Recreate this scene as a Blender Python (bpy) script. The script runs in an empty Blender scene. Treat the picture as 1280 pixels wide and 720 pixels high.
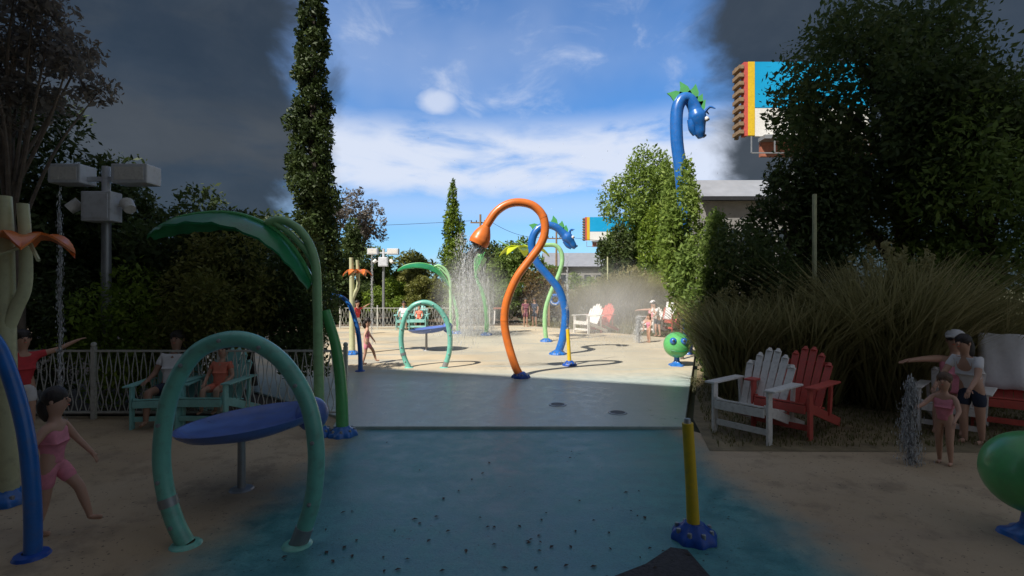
import bpy, math, random
import numpy as np
from mathutils import Vector, Matrix
R = math.radians
random.seed(7)
rng = np.random.default_rng(11)
scene = bpy.context.scene
COL = scene.collection
F = 623.0; CH = 1.7            # focal length in photo pixels, eye height
NEAR = 3.16                    # the two side yards lie this much nearer

def at(u, v, Y):               # a point Y metres ahead that the photo shows at u, v
    return Vector(((u-640)*Y/F, Y, CH-(v-360)*Y/F))
def gY(v): return CH*F/(v-360)

# ------------------------------------------------------------------ materials
def nodes_of(m):
    m.use_nodes = True
    nt = m.node_tree
    return nt, nt.nodes, nt.links
def ramp(N, stops):
    r = N.new('ShaderNodeValToRGB')
    el = r.color_ramp.elements
    while len(el) < len(stops): el.new(0.5)
    for e, (p, c) in zip(el, stops):
        e.position = p; e.color = (c[0], c[1], c[2], 1)
    return r
def mat(name, col, rough=0.5, metal=0.0, var=0.18, scale=6.0, bump=0.0, coat=0.0, grime=0.0):
    m = bpy.data.materials.new(name); nt, N, L = nodes_of(m)
    b = N['Principled BSDF']
    tc = N.new('ShaderNodeTexCoord')
    n = N.new('ShaderNodeTexNoise'); n.inputs['Scale'].default_value = scale
    n.inputs['Detail'].default_value = 6; n.inputs['Roughness'].default_value = 0.65
    L.new(tc.outputs['Object'], n.inputs['Vector'])
    lo = [c*(1-var) for c in col]; hi = [min(1, c*(1+var)) for c in col]
    r = ramp(N, [(0.3, lo), (0.7, hi)])
    L.new(n.outputs['Fac'], r.inputs['Fac'])
    out = r.outputs['Color']
    if grime:
        n2 = N.new('ShaderNodeTexNoise'); n2.inputs['Scale'].default_value = scale*2.7
        n2.inputs['Detail'].default_value = 8
        L.new(tc.outputs['Object'], n2.inputs['Vector'])
        r2 = ramp(N, [(0.5, (0, 0, 0)), (0.72, (grime, grime, grime))])
        L.new(n2.outputs['Fac'], r2.inputs['Fac'])
        mx = N.new('ShaderNodeMixRGB'); mx.inputs[2].default_value = (0.16, 0.14, 0.11, 1)
        L.new(r2.outputs['Color'], mx.inputs[0]); L.new(out, mx.inputs[1]); out = mx.outputs[0]
    L.new(out, b.inputs['Base Color'])
    rr = N.new('ShaderNodeMapRange'); rr.inputs['To Min'].default_value = max(0.03, rough-0.12)
    rr.inputs['To Max'].default_value = min(1, rough+0.15)
    L.new(n.outputs['Fac'], rr.inputs['Value']); L.new(rr.outputs['Result'], b.inputs['Roughness'])
    b.inputs['Metallic'].default_value = metal
    if coat: b.inputs['Coat Weight'].default_value = coat; b.inputs['Coat Roughness'].default_value = 0.12
    if bump:
        bp = N.new('ShaderNodeBump'); bp.inputs['Strength'].default_value = bump; bp.inputs['Distance'].default_value = 0.02
        L.new(n.outputs['Fac'], bp.inputs['Height']); L.new(bp.outputs['Normal'], b.inputs['Normal'])
    return m
def leafmat(name, c0, c1, c2, trans=0.42):
    m = bpy.data.materials.new(name); nt, N, L = nodes_of(m)
    b = N['Principled BSDF']; b.inputs['Roughness'].default_value = 0.55
    b.inputs['Specular IOR Level'].default_value = 0.3
    g = N.new('ShaderNodeNewGeometry')
    tc = N.new('ShaderNodeTexCoord')
    n = N.new('ShaderNodeTexNoise'); n.inputs['Scale'].default_value = 0.9; n.inputs['Detail'].default_value = 3
    L.new(tc.outputs['Object'], n.inputs['Vector'])
    ad = N.new('ShaderNodeMath'); ad.operation = 'MULTIPLY_ADD'
    ad.inputs[1].default_value = 0.55
    L.new(g.outputs['Random Per Island'], ad.inputs[0])
    m2 = N.new('ShaderNodeMapRange'); m2.inputs['From Min'].default_value = 0.3; m2.inputs['From Max'].default_value = 0.7
    m2.inputs['To Max'].default_value = 0.45
    L.new(n.outputs['Fac'], m2.inputs['Value']); L.new(m2.outputs['Result'], ad.inputs[2])
    r = ramp(N, [(0.0, c0), (0.5, c1), (1.0, c2)])
    L.new(ad.outputs[0], r.inputs['Fac']); L.new(r.outputs['Color'], b.inputs['Base Color'])
    t = N.new('ShaderNodeBsdfTranslucent'); L.new(r.outputs['Color'], t.inputs['Color'])
    mx = N.new('ShaderNodeMixShader'); mx.inputs[0].default_value = trans
    L.new(b.outputs[0], mx.inputs[1]); L.new(t.outputs[0], mx.inputs[2])
    L.new(mx.outputs[0], N['Material Output'].inputs['Surface'])
    return m

M = {}
M['orange'] = mat('orange_paint', (0.72, 0.18, 0.03), 0.35, var=0.1, coat=0.3, grime=0.25)
M['blue'] = mat('blue_paint', (0.015, 0.14, 0.48), 0.32, var=0.15, coat=0.3, grime=0.2)
M['deepblue'] = mat('deep_blue_plastic', (0.01, 0.07, 0.36), 0.4, var=0.2, scale=14)
M['green'] = mat('green_paint', (0.10, 0.42, 0.13), 0.35, var=0.12, coat=0.3, grime=0.2)
M['palegreen'] = mat('pale_green_paint', (0.30, 0.55, 0.26), 0.38, var=0.12, coat=0.2, grime=0.2)
M['leafgreen'] = mat('dark_green_panel', (0.015, 0.20, 0.07), 0.3, var=0.3, scale=3, coat=0.3)
M['lime'] = mat('lime_panel', (0.50, 0.58, 0.02), 0.4, var=0.15)
M['teal'] = mat('teal_paint', (0.18, 0.52, 0.42), 0.35, var=0.12, coat=0.25, grime=0.35)
M['bowl'] = mat('slate_blue_plastic', (0.10, 0.17, 0.46), 0.3, var=0.2, scale=4, grime=0.25)
M['yellow'] = mat('yellow_paint', (0.72, 0.48, 0.02), 0.4, var=0.1, grime=0.25)
M['cream'] = mat('cream_paint', (0.55, 0.56, 0.34), 0.45, var=0.1, grime=0.25)
M['white'] = mat('white_paint', (0.76, 0.74, 0.70), 0.5, var=0.07, grime=0.25, scale=9)
M['whitebox'] = mat('pale_housing', (0.66, 0.68, 0.72), 0.45, var=0.06, grime=0.2)
M['red'] = mat('red_painted_wood', (0.55, 0.09, 0.07), 0.5, var=0.14, grime=0.2, scale=9)
M['aqua'] = mat('aqua_painted_wood', (0.25, 0.55, 0.52), 0.5, var=0.12, grime=0.2)
M['iron'] = mat('grey_railing_paint', (0.52, 0.52, 0.48), 0.45, var=0.12, grime=0.4, scale=10)
M['steel'] = mat('grey_steel', (0.33, 0.34, 0.35), 0.4, metal=0.5, var=0.15)
M['wood'] = mat('weathered_wood', (0.26, 0.17, 0.10), 0.75, var=0.3, bump=0.4)
M['rust'] = mat('rust_brown_wood', (0.36, 0.13, 0.08), 0.7, var=0.25)
M['skin'] = mat('skin', (0.52, 0.30, 0.21), 0.5, var=0.06)
M['skindark'] = mat('tan_skin', (0.34, 0.19, 0.13), 0.5, var=0.06)
M['pink'] = mat('pink_fabric', (0.72, 0.25, 0.32), 0.8, var=0.12, scale=25)
M['coral'] = mat('coral_fabric', (0.70, 0.20, 0.13), 0.8, var=0.12, scale=25)
M['redcloth'] = mat('red_fabric', (0.60, 0.05, 0.06), 0.8, var=0.12, scale=25)
M['whitecloth'] = mat('white_fabric', (0.72, 0.71, 0.72), 0.85, var=0.06, scale=25)
M['navy'] = mat('navy_fabric', (0.02, 0.03, 0.06), 0.8, var=0.2, scale=25)
M['plum'] = mat('plum_fabric', (0.20, 0.06, 0.09), 0.85, var=0.25, scale=25)
M['hair'] = mat('dark_hair', (0.022, 0.015, 0.012), 0.5, var=0.4, scale=40, bump=0.4)
M['hairfair'] = mat('brown_hair', (0.10, 0.055, 0.03), 0.5, var=0.4, scale=40, bump=0.4)
M['black'] = mat('black_rubber', (0.02, 0.02, 0.022), 0.5)
M['bark'] = mat('bark', (0.14, 0.11, 0.085), 0.9, var=0.35, bump=0.8, scale=12)
M['barkdark'] = mat('dark_bark', (0.06, 0.047, 0.038), 0.9, var=0.35, bump=0.8, scale=12)
M['skyblue'] = mat('billboard_blue', (0.0, 0.33, 0.62), 0.5, var=0.05, scale=1)
M['roof'] = mat('grey_sheet_roof', (0.27, 0.28, 0.31), 0.55, var=0.12, scale=1.5)
M['wallgrey'] = mat('grey_block_wall', (0.25, 0.24, 0.23), 0.85, var=0.15, scale=2)
M['brickdark'] = mat('dark_brick', (0.09, 0.075, 0.065), 0.9, var=0.25, scale=3)
M['glass'] = mat('window_glass', (0.03, 0.04, 0.05), 0.08, var=0.1)
M['mulch'] = mat('bark_mulch', (0.10, 0.07, 0.045), 0.95, var=0.45, scale=30, bump=0.9)
# leaves
M['lf_green'] = leafmat('leaves_green', (0.085, 0.145, 0.03), (0.17, 0.25, 0.055), (0.27, 0.35, 0.09))
M['lf_mid'] = leafmat('leaves_midgreen', (0.10, 0.165, 0.03), (0.20, 0.29, 0.055), (0.31, 0.39, 0.09))
M['lf_bright'] = leafmat('leaves_bright', (0.09, 0.15, 0.02), (0.19, 0.28, 0.035), (0.30, 0.37, 0.06))
M['lf_yellow'] = leafmat('leaves_olive', (0.09, 0.11, 0.025), (0.19, 0.20, 0.045), (0.31, 0.29, 0.09))
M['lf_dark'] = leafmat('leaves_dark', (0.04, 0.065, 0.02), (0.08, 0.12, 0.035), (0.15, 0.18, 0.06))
M['lf_deep'] = leafmat('leaves_deep_shade', (0.03, 0.048, 0.014), (0.05, 0.08, 0.02), (0.085, 0.11, 0.03), 0.2)  # evergreen tone darkened so side yard trees look shaded
M['lf_grey'] = leafmat('leaves_dry_grey', (0.13, 0.11, 0.09), (0.21, 0.185, 0.16), (0.29, 0.26, 0.225))
M['lf_brown'] = leafmat('leaves_russet', (0.10, 0.06, 0.03), (0.19, 0.13, 0.05), (0.28, 0.21, 0.08))
M['lf_straw'] = leafmat('grass_straw', (0.19, 0.19, 0.07), (0.36, 0.33, 0.15), (0.50, 0.45, 0.25))
M['lf_lawn'] = leafmat('lawn_blades', (0.09, 0.10, 0.03), (0.16, 0.155, 0.06), (0.25, 0.215, 0.10))

def watermat(name, alpha):
    m = bpy.data.materials.new(name); nt, N, L = nodes_of(m)
    b = N['Principled BSDF']
    b.inputs['Base Color'].default_value = (0.93, 0.95, 0.97, 1); b.inputs['Roughness'].default_value = 0.15
    b.inputs['Transmission Weight'].default_value = 0.08; b.inputs['IOR'].default_value = 1.33
    b.inputs['Alpha'].default_value = alpha
    n = N.new('ShaderNodeTexNoise'); n.inputs['Scale'].default_value = 9
    mr = N.new('ShaderNodeMapRange'); mr.inputs['To Min'].default_value = alpha*0.55; mr.inputs['To Max'].default_value = min(1, alpha*1.35)
    L.new(n.outputs['Fac'], mr.inputs['Value']); L.new(mr.outputs['Result'], b.inputs['Alpha'])
    return m
M['water'] = watermat("water_drops", 0.5)
M['jet'] = watermat('water_jet', 0.7)

def ground_mat(name, kind):
    m = bpy.data.materials.new(name); nt, N, L = nodes_of(m)
    b = N['Principled BSDF']
    g = N.new('ShaderNodeNewGeometry')
    def noise(scale, detail=6, rough=0.6, stretch=None):
        n = N.new('ShaderNodeTexNoise'); n.inputs['Scale'].default_value = scale
        n.inputs['Detail'].default_value = detail; n.inputs['Roughness'].default_value = rough
        src = g.outputs['Position']
        if stretch:
            mp = N.new('ShaderNodeMapping'); mp.inputs['Scale'].default_value = stretch
            L.new(src, mp.inputs['Vector']); src = mp.outputs['Vector']
        L.new(src, n.inputs['Vector']); return n.outputs['Fac']
    def mix(fac, a, bb, blend='MIX'):
        x = N.new('ShaderNodeMixRGB'); x.blend_type = blend
        for i, v in ((0, fac), (1, a), (2, bb)):
            if hasattr(v, 'is_linked'): L.new(v, x.inputs[i])
            elif isinstance(v, (int, float)): x.inputs[i].default_value = v
            else: x.inputs[i].default_value = (*v, 1)
        return x.outputs[0]
    def math_(op, a, bb, c=None):
        x = N.new('ShaderNodeMath'); x.operation = op
        for i, v in ((0, a), (1, bb), (2, c)):
            if v is None: continue
            if hasattr(v, 'is_linked'): L.new(v, x.inputs[i])
            else: x.inputs[i].default_value = v
        return x.outputs[0]
    def step(v, lo, hi):
        x = N.new('ShaderNodeMapRange'); x.interpolation_type = 'SMOOTHSTEP'
        x.inputs['From Min'].default_value = lo; x.inputs['From Max'].default_value = hi
        L.new(v, x.inputs['Value']); return x.outputs['Result']
    n1 = noise(0.45, 5); n2 = noise(5, 8, 0.7); n3 = noise(60, 4, 0.7); streak = noise(1.0, 6, 0.6, (0.35, 1.6, 1))
    sep = N.new('ShaderNodeSeparateXYZ'); L.new(g.outputs['Position'], sep.inputs[0])
    X, Y = sep.outputs['X'], sep.outputs['Y']
    tan = mix(step(n1, 0.35, 0.65), (0.48, 0.385, 0.255), (0.60, 0.50, 0.35))
    tan = mix(step(streak, 0.5, 0.72), tan, (0.40, 0.33, 0.24))
    tan = mix(math_('MULTIPLY', step(n3, 0.55, 0.8), 0.4), tan, (0.30, 0.25, 0.19))
    if kind == 'far':
        # damp concrete under the showers; near edge also tinted grey-blue for the shade
        ax = math_('ABSOLUTE', math_('ADD', X, 0.3), 0)
        w1 = step(math_('MULTIPLY_ADD', n1, -3.0, math_('ADD', Y, 0)), 9.0, 6.6)
        x_ = N.new('ShaderNodeMapRange'); x_.interpolation_type = 'SMOOTHSTEP'
        x_.inputs['From Min'].default_value = 11.0; x_.inputs['From Max'].default_value = 8.6
        L.new(math_('MULTIPLY_ADD', streak, 2.0, math_('SUBTRACT', Y, 1.0)), x_.inputs['Value'])
        wet = x_.outputs['Result']
        w2 = math_('MULTIPLY', step(streak, 0.45, 0.6), 0.55)
        wet = math_('MAXIMUM', wet, w2)
        for (cx, cy, rad, amt) in ((-1.3, 17.0, 3.0, .6), (1.9, 13.2, 3.0, .45), (4.3, 15.4, 1.5, .4)):
            ddx = math_('SUBTRACT', X, cx); ddy = math_('MULTIPLY', math_('SUBTRACT', Y, cy), .7)
            dd = math_('SQRT', math_('ADD', math_('MULTIPLY', ddx, ddx), math_('MULTIPLY', ddy, ddy)), 0)
            dd = math_('MULTIPLY_ADD', n1, 2.2, dd)
            x2 = N.new('ShaderNodeMapRange'); x2.interpolation_type = 'SMOOTHSTEP'; x2.inputs['From Min'].default_value = rad+1.4; x2.inputs['From Max'].default_value = rad*.55+.8; x2.inputs['To Max'].default_value = amt
            L.new(dd, x2.inputs['Value']); wet = math_('MAXIMUM', wet, x2.outputs['Result'])
        dampshade = mix(step(n2, 0.35, 0.7), (0.36, 0.45, 0.43), (0.50, 0.56, 0.52))
        dampsun = mix(0.55, dampshade, (0.40, 0.35, 0.27))
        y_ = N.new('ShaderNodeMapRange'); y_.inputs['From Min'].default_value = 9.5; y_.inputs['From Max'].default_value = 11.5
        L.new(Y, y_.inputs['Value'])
        col = mix(wet, tan, mix(y_.outputs['Result'], dampshade, dampsun))  # shade-tinted damp colour gives way to the sunlit one past the shade line
        dry_r, wet_r = 0.75, 0.26
    else:
        ax = math_('ABSOLUTE', X, 0)
        edge = math_('MULTIPLY_ADD', n1, 1.1, ax)
        edge = math_('MULTIPLY_ADD', n2, 0.35, edge)
        x_ = N.new('ShaderNodeMapRange'); x_.interpolation_type = 'SMOOTHSTEP'
        x_.inputs['From Min'].default_value = 2.95; x_.inputs['From Max'].default_value = 2.35
        L.new(edge, x_.inputs['Value']); wet = x_.outputs['Result']
        shadeteal = mix(step(n2, 0.3, 0.7), (0.045, 0.19, 0.20), (0.105, 0.33, 0.33))  # wet concrete, its teal also holding the blue cast of the shade
        shadeteal = mix(math_('MULTIPLY', step(n1, 0.4, 0.62), 0.5), shadeteal, (0.08, 0.23, 0.26))
        shadeteal = mix(math_('MULTIPLY', step(n3, 0.45, 0.75), 0.45), shadeteal, (0.02, 0.075, 0.085))
        shadeteal = mix(math_('MULTIPLY', step(streak, 0.5, 0.7), 0.4), shadeteal, (0.16, 0.34, 0.34))
        spots = step(noise(26, 3, 0.5), 0.65, 0.70)
        patch = step(noise(1.1, 3, 0.5), 0.46, 0.62)
        shadeteal = mix(math_('MULTIPLY', math_('MULTIPLY', spots, patch), 0.85), shadeteal, (0.012, 0.02, 0.02))
        dry = mix(0.4, tan, (0.34, 0.21, 0.11))
        dry = mix(math_('MULTIPLY', step(noise(2.2, 8, 0.7), 0.5, 0.66), 0.45), dry, (0.16, 0.12, 0.08))
        dry = mix(math_('MULTIPLY', step(noise(38, 3, 0.5), 0.66, 0.7), 0.8), dry, (0.07, 0.055, 0.04))
        col = mix(wet, dry, shadeteal)
        dry_r, wet_r = 0.8, 0.30
    L.new(col, b.inputs['Base Color'])
    rw = N.new('ShaderNodeMapRange'); rw.inputs['To Min'].default_value = dry_r; rw.inputs['To Max'].default_value = wet_r
    L.new(wet, rw.inputs['Value'])
    r2 = math_('MULTIPLY_ADD', step(n2, 0.3, 0.75), 0.22, rw.outputs['Result'])
    L.new(r2, b.inputs['Roughness'])
    bp = N.new('ShaderNodeBump'); bp.inputs['Strength'].default_value = 0.35; bp.inputs['Distance'].default_value = 0.012
    L.new(math_('MULTIPLY_ADD', n3, 0.35, n2), bp.inputs['Height']); L.new(bp.outputs['Normal'], b.inputs['Normal'])
    return m
M['pad'] = ground_mat('sand_coloured_concrete', 'far')
M['apron'] = ground_mat('wet_shade_teal_concrete', 'near')
M['earth'] = mat('earth_and_turf', (0.09, 0.09, 0.045), 0.95, var=0.4, scale=1.2, bump=0.6)
M['lawnbase'] = mat('lawn_soil', (0.22, 0.175, 0.10), 0.95, var=0.35, scale=5, bump=0.6)
M['asphalt'] = mat('asphalt', (0.05, 0.05, 0.055), 0.85, var=0.5, scale=45, bump=0.9)

# ------------------------------------------------------------------ mesh building
def crom(pts, n=8):
    pts = [Vector(p) for p in pts]
    if len(pts) < 3: return pts
    P = [pts[0]*2-pts[1]] + pts + [pts[-1]*2-pts[-2]]
    out = []
    for i in range(1, len(P)-2):
        a, b, c, d = P[i-1:i+3]
        for k in range(n):
            t = k/n
            out.append(0.5*((2*b)+(c-a)*t+(2*a-5*b+4*c-d)*t*t+(3*b-a-3*c+d)*t**3))
    out.append(pts[-1]); return out

class MB:
    def __init__(s): s.v = []; s.f = []
    def add(s, vs, fs):
        o = len(s.v); s.v += [tuple(x) for x in vs]; s.f += [tuple(i+o for i in f) for f in fs]; return s
    def box(s, c, d, mtx=None, taper=1.0):
        x, y, z = d[0]/2, d[1]/2, d[2]/2
        vs = [Vector((sx*x*(taper if sz > 0 else 1), sy*y*(taper if sz > 0 else 1), sz*z)) for sz in (-1, 1) for sy in (-1, 1) for sx in (-1, 1)]
        if mtx: vs = [mtx @ v for v in vs]
        vs = [v+Vector(c) for v in vs]
        return s.add(vs, [(0, 2, 3, 1), (4, 5, 7, 6), (0, 1, 5, 4), (2, 6, 7, 3), (0, 4, 6, 2), (1, 3, 7, 5)])
    def bar(s, a, b, w, h=None, up=(0, 0, 1)):
        a, b = Vector(a), Vector(b); h = h or w
        d = (b-a); l = d.length; d.normalize(); u = Vector(up)
        if abs(d.dot(u)) > 0.98: u = Vector((0, 1, 0))
        sx = d.cross(u).normalized(); uz = sx.cross(d)
        vs = [p+sx*(i*w/2)+uz*(j*h/2) for p in (a, b) for j in (-1, 1) for i in (-1, 1)]
        return s.add(vs, [(0, 1, 3, 2), (4, 6, 7, 5), (0, 4, 5, 1), (2, 3, 7, 6), (0, 2, 6, 4), (1, 5, 7, 3)])
    def tube(s, pts, r, n=12, cap=True):
        pts = [Vector(p) for p in pts]; k = len(pts)
        rs = r if isinstance(r, (list, tuple)) else [r]*k
        if len(rs) != k: rs = [np.interp(i/(k-1), np.linspace(0, 1, len(rs)), rs) for i in range(k)]
        vs = []; ref = None
        for i, p in enumerate(pts):
            t = (pts[min(i+1, k-1)]-pts[max(i-1, 0)]).normalized()
            if ref is None:
                ref = Vector((0, 1, 0)) if abs(t.y) < 0.9 else Vector((1, 0, 0))
            a = (ref-t*ref.dot(t)).normalized(); ref = a; b = t.cross(a)
            for j in range(n):
                q = 2*math.pi*j/n
                vs.append(p+(a*math.cos(q)+b*math.sin(q))*rs[i])
        fs = [(i*n+j, i*n+(j+1) % n, (i+1)*n+(j+1) % n, (i+1)*n+j) for i in range(k-1) for j in range(n)]
        if cap: fs += [tuple(range(n-1, -1, -1)), tuple(range((k-1)*n, k*n))]
        return s.add(vs, fs)
    def ell(s, c, r, nu=16, nv=10, mtx=None, wob=0.0):
        vs = []; fs = []
        c = Vector(c); r = (r, r, r) if isinstance(r, (int, float)) else r
        for i in range(nv+1):
            th = math.pi*i/nv
            for j in range(nu):
                ph = 2*math.pi*j/nu
                w = 1+wob*(random.random()-0.5)
                p = Vector((r[0]*math.sin(th)*math.cos(ph), r[1]*math.sin(th)*math.sin(ph), r[2]*math.cos(th)))*w
                vs.append((mtx @ p if mtx else p)+c)
        for i in range(nv):
            for j in range(nu):
                fs.append((i*nu+j, (i+1)*nu+j, (i+1)*nu+(j+1) % nu, i*nu+(j+1) % nu))
        return s.add(vs, fs)
    def lathe(s, prof, n=20, c=(0, 0, 0), mtx=None, lobes=0, amp=0.0):
        c = Vector(c); vs = []; fs = []
        for (r, z) in prof:
            for j in range(n):
                q = 2*math.pi*j/n; rr = r*(1+amp*math.cos(lobes*q)) if lobes else r
                p = Vector((rr*math.cos(q), rr*math.sin(q), z))
                vs.append((mtx @ p if mtx else p)+c)
        for i in range(len(prof)-1):
            for j in range(n):
                fs.append((i*n+j, i*n+(j+1) % n, (i+1)*n+(j+1) % n, (i+1)*n+j))
        return s.add(vs, fs)
    def prism(s, poly, h, axis='z', off=0.0):
        n = len(poly)
        def mk(p, t):
            if axis == 'z': return (p[0], p[1], off+t)
            if axis == 'y': return (p[0], off+t, p[1])
            return (off+t, p[0], p[1])
        vs = [mk(p, 0) for p in poly]+[mk(p, h) for p in poly]
        fs = [tuple(range(n-1, -1, -1)), tuple(range(n, 2*n))]+[(i, (i+1) % n, n+(i+1) % n, n+i) for i in range(n)]
        return s.add(vs, fs)
    def build(s, name, m, parent=None, smooth=True, bevel=0.0):
        me = bpy.data.meshes.new(name); me.from_pydata(s.v, [], s.f); me.validate(); me.update()
        import bmesh
        bm = bmesh.new(); bm.from_mesh(me); bmesh.ops.recalc_face_normals(bm, faces=bm.faces); bm.to_mesh(me); bm.free()
        o = bpy.data.objects.new(name, me); COL.objects.link(o)
        for x in (m if isinstance(m, list) else [m]): me.materials.append(x)
        if parent: o.parent = parent
        if smooth:
            me.polygons.foreach_set('use_smooth', [True]*len(me.polygons))
            e = [0]*len(me.edges)
            bm = bmesh.new(); bm.from_mesh(me)
            for ed in bm.edges:
                if len(ed.link_faces) == 2 and ed.calc_face_angle(0) > 0.7: ed.smooth = False
            bm.to_mesh(me); bm.free()
        if bevel:
            b = o.modifiers.new('Bevel', 'BEVEL'); b.width = bevel; b.segments = 2; b.limit_method = 'ANGLE'
        return o

def tag(o, label=None, cat=None, group=None, kind=None):
    if label: o['label'] = label
    if cat: o['category'] = cat
    if group: o['group'] = group
    if kind: o['kind'] = kind
    return o
def empty(name, loc, label, cat, group=None, rz=0.0):
    o = bpy.data.objects.new(name, None); COL.objects.link(o); o.location = loc; o.rotation_euler = (0, 0, rz)
    o.empty_display_size = 0.2
    return tag(o, label, cat, group)
def copy_tree(o, loc=None, label=None, parent=None, rz=None, scale=None):
    c = o.copy(); COL.objects.link(c)
    if parent: c.parent = parent
    for ch in list(o.children): copy_tree(ch, parent=c)
    if loc is not None: c.location = loc
    if label: c['label'] = label
    if rz is not None: c.rotation_euler = (0, 0, rz)
    if scale: c.scale = (scale,)*3
    return c
SLAB = -0.035
def yard(o, label, dx=0.0, dy=0.0, rz=None):     # the same kind of thing again, in the near side yards
    l = o.location
    return copy_tree(o, (l.x+dx, l.y/NEAR+dy, l.z+SLAB), label, rz=rz)

# ------------------------------------------------------------------ the setting
def sheet(name, poly, z, m, kind='structure'):
    mb = MB(); mb.add([(x, y, z) for x, y in poly], [tuple(range(len(poly)))])
    return tag(mb.build(name, m, smooth=False), kind=kind)
sheet('ground', [(-500, -60), (500, -60), (500, 900), (-500, 900)], -0.10, M['earth'])
SY = gY(533)
# upper slab: front edge is a small step
mb = MB()
mb.prism([(-2.2, SY), (2.15, SY+0.0), (2.3, 6.6), (6.0, 16.2), (0.6, 22.6), (-8.5, 21.6), (-8.8, 12), (-2.3, 6.6)], 0.2, off=-0.2)
tag(mb.build('splash_pad', M['pad'], smooth=False, bevel=0.008), kind='structure')
mb = MB(); mb.prism([(-12, -5), (12, -5), (12, 5.5), (2.45, 5.7), (2.14, SY-0.012), (-2.2, SY-0.012), (-2.2, 6.75), (-12, 6.75)], 0.1, off=SLAB-0.1)
tag(mb.build('wet_apron', M['apron'], smooth=False), kind='structure')
# asphalt corner
mb = MB(); p = [(0.45, 2.2), (0.5, 2.78), (0.62, 3.0), (0.84, 3.13), (1.06, 3.33), (1.16, 3.3), (1.2, 2.9), (1.2, 2.0)]
mb.add([(x, y, SLAB+0.004) for x, y in p], [tuple(range(len(p)))])
tag(mb.build('asphalt_path', M['asphalt'], smooth=False), kind='structure')
# lawns and planting beds
sheet('lawn', [(2.1, 5.3), (14, 5.1), (30, 16), (30, 26), (0, 26), (0.6, 22.7), (6.1, 16.2), (2.4, 6.6)], -0.031, M['lawnbase'])
sheet('planting_bed', [(-30, 6.8), (-2.35, 6.8), (-8.85, 12), (-8.55, 21.65), (0.5, 22.7), (0, 40), (-30, 40)], -0.03, M['mulch'])

def blades(name, area, n, h, m, w=0.006, label=None, parent=None, fan=0.35, zoff=0.0):
    # area(k) -> (n,2) points; each blade a bent two-quad strip
    pts = area(n); n = len(pts)
    ang = rng.uniform(0, 2*np.pi, n); hh = h*(0.35+0.8*rng.random(n)**.7); ln = hh*fan*rng.uniform(0.1, 1.9, n)
    d = np.stack([np.cos(ang), np.sin(ang)], 1); s = np.stack([-d[:, 1], d[:, 0]], 1)*(w*rng.uniform(0.6, 1.3, n))[:, None]
    V = np.zeros((n, 6, 3))
    for k, (t, ww) in enumerate(((0, 1), (0.6, 0.8), (1, 0.15))):
        c = pts+d*(ln*t*t)[:, None]
        z = hh*(t-0.25*fan*t*t)+zoff
        V[:, 2*k, :2] = c-s*ww; V[:, 2*k+1, :2] = c+s*ww; V[:, 2*k, 2] = z; V[:, 2*k+1, 2] = z
    base = np.arange(n)[:, None]*6
    fc = np.concatenate([base+np.array([0, 1, 3, 2]), base+np.array([2, 3, 5, 4])], 1).reshape(-1, 4)
    return npmesh(name, V.reshape(-1, 3), fc, m, parent)
def npmesh(name, V, Fc, m, parent=None, loc=(0, 0, 0)):
    me = bpy.data.meshes.new(name); nv, nf = len(V), len(Fc)
    me.vertices.add(nv); me.vertices.foreach_set('co', np.asarray(V, np.float32).ravel())
    me.loops.add(nf*4); me.loops.foreach_set('vertex_index', np.asarray(Fc, np.int32).ravel())
    me.polygons.add(nf); me.polygons.foreach_set('loop_start', np.arange(0, nf*4, 4, dtype=np.int32))
    me.update(); me.validate()
    me.materials.append(m)
    o = bpy.data.objects.new(name, me); COL.objects.link(o); o.location = loc
    if parent: o.parent = parent
    return o
def area_lawn(n):
    y = rng.uniform(5.4, 9.5, n); x = rng.uniform(2.15, 9, n)
    k = (x > 2.2+(y-5.4)*0.28); return np.stack([x[k], y[k]], 1)
tag(blades('lawn_grass', area_lawn, 15000, 0.05, M['lf_lawn'], 0.006, zoff=-0.02), 'short green lawn behind the wet apron on the right', 'grass', kind='stuff')
def area_lawn2(n):
    y = rng.uniform(16, 25, n); x = rng.uniform(0.8, 9.5, n)
    k = (y > 22.9-(x-0.6)*1.19); return np.stack([x[k], y[k]], 1)
tag(blades('lawn_grass', area_lawn2, 22000, 0.10, M['lf_lawn'], 0.012, zoff=-0.02), 'sunlit grass strip beyond the far edge of the splash pad', 'grass', kind='stuff')

# ------------------------------------------------------------------ vegetation
def leafcloud(name, blobs, n, size, m, parent=None, droop=0.3, flat=0.0, shell=0.5):
    B = np.array(blobs, float); w = (B[:, 3]*B[:, 4]*B[:, 5])**(2/3); w /= w.sum()
    idx = rng.choice(len(B), n, p=w)
    d = rng.normal(size=(n, 3)); d /= np.linalg.norm(d, axis=1)[:, None]
    r = shell+(1.08-shell)*rng.random(n)**0.6
    r *= 1+0.18*rng.normal(size=n)*0.5
    C = B[idx, :3]+d*B[idx, 3:6]*r[:, None]
    a = rng.normal(size=(n, 3))+d*0.8; a[:, 2] -= droop; a /= np.linalg.norm(a, axis=1)[:, None]
    b = np.cross(a, rng.normal(size=(n, 3))); b /= np.linalg.norm(b, axis=1)[:, None]
    sz = size*(0.5+1.3*rng.random(n)**1.8)
    a *= sz[:, None]; b *= (sz*0.42)[:, None]
    V = np.stack([C-a*0.5, C+b*0.5, C+a*0.5, C-b*0.5], 1).reshape(-1, 3)
    return npmesh(name, V, np.arange(4*n).reshape(-1, 4), m, parent)
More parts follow.
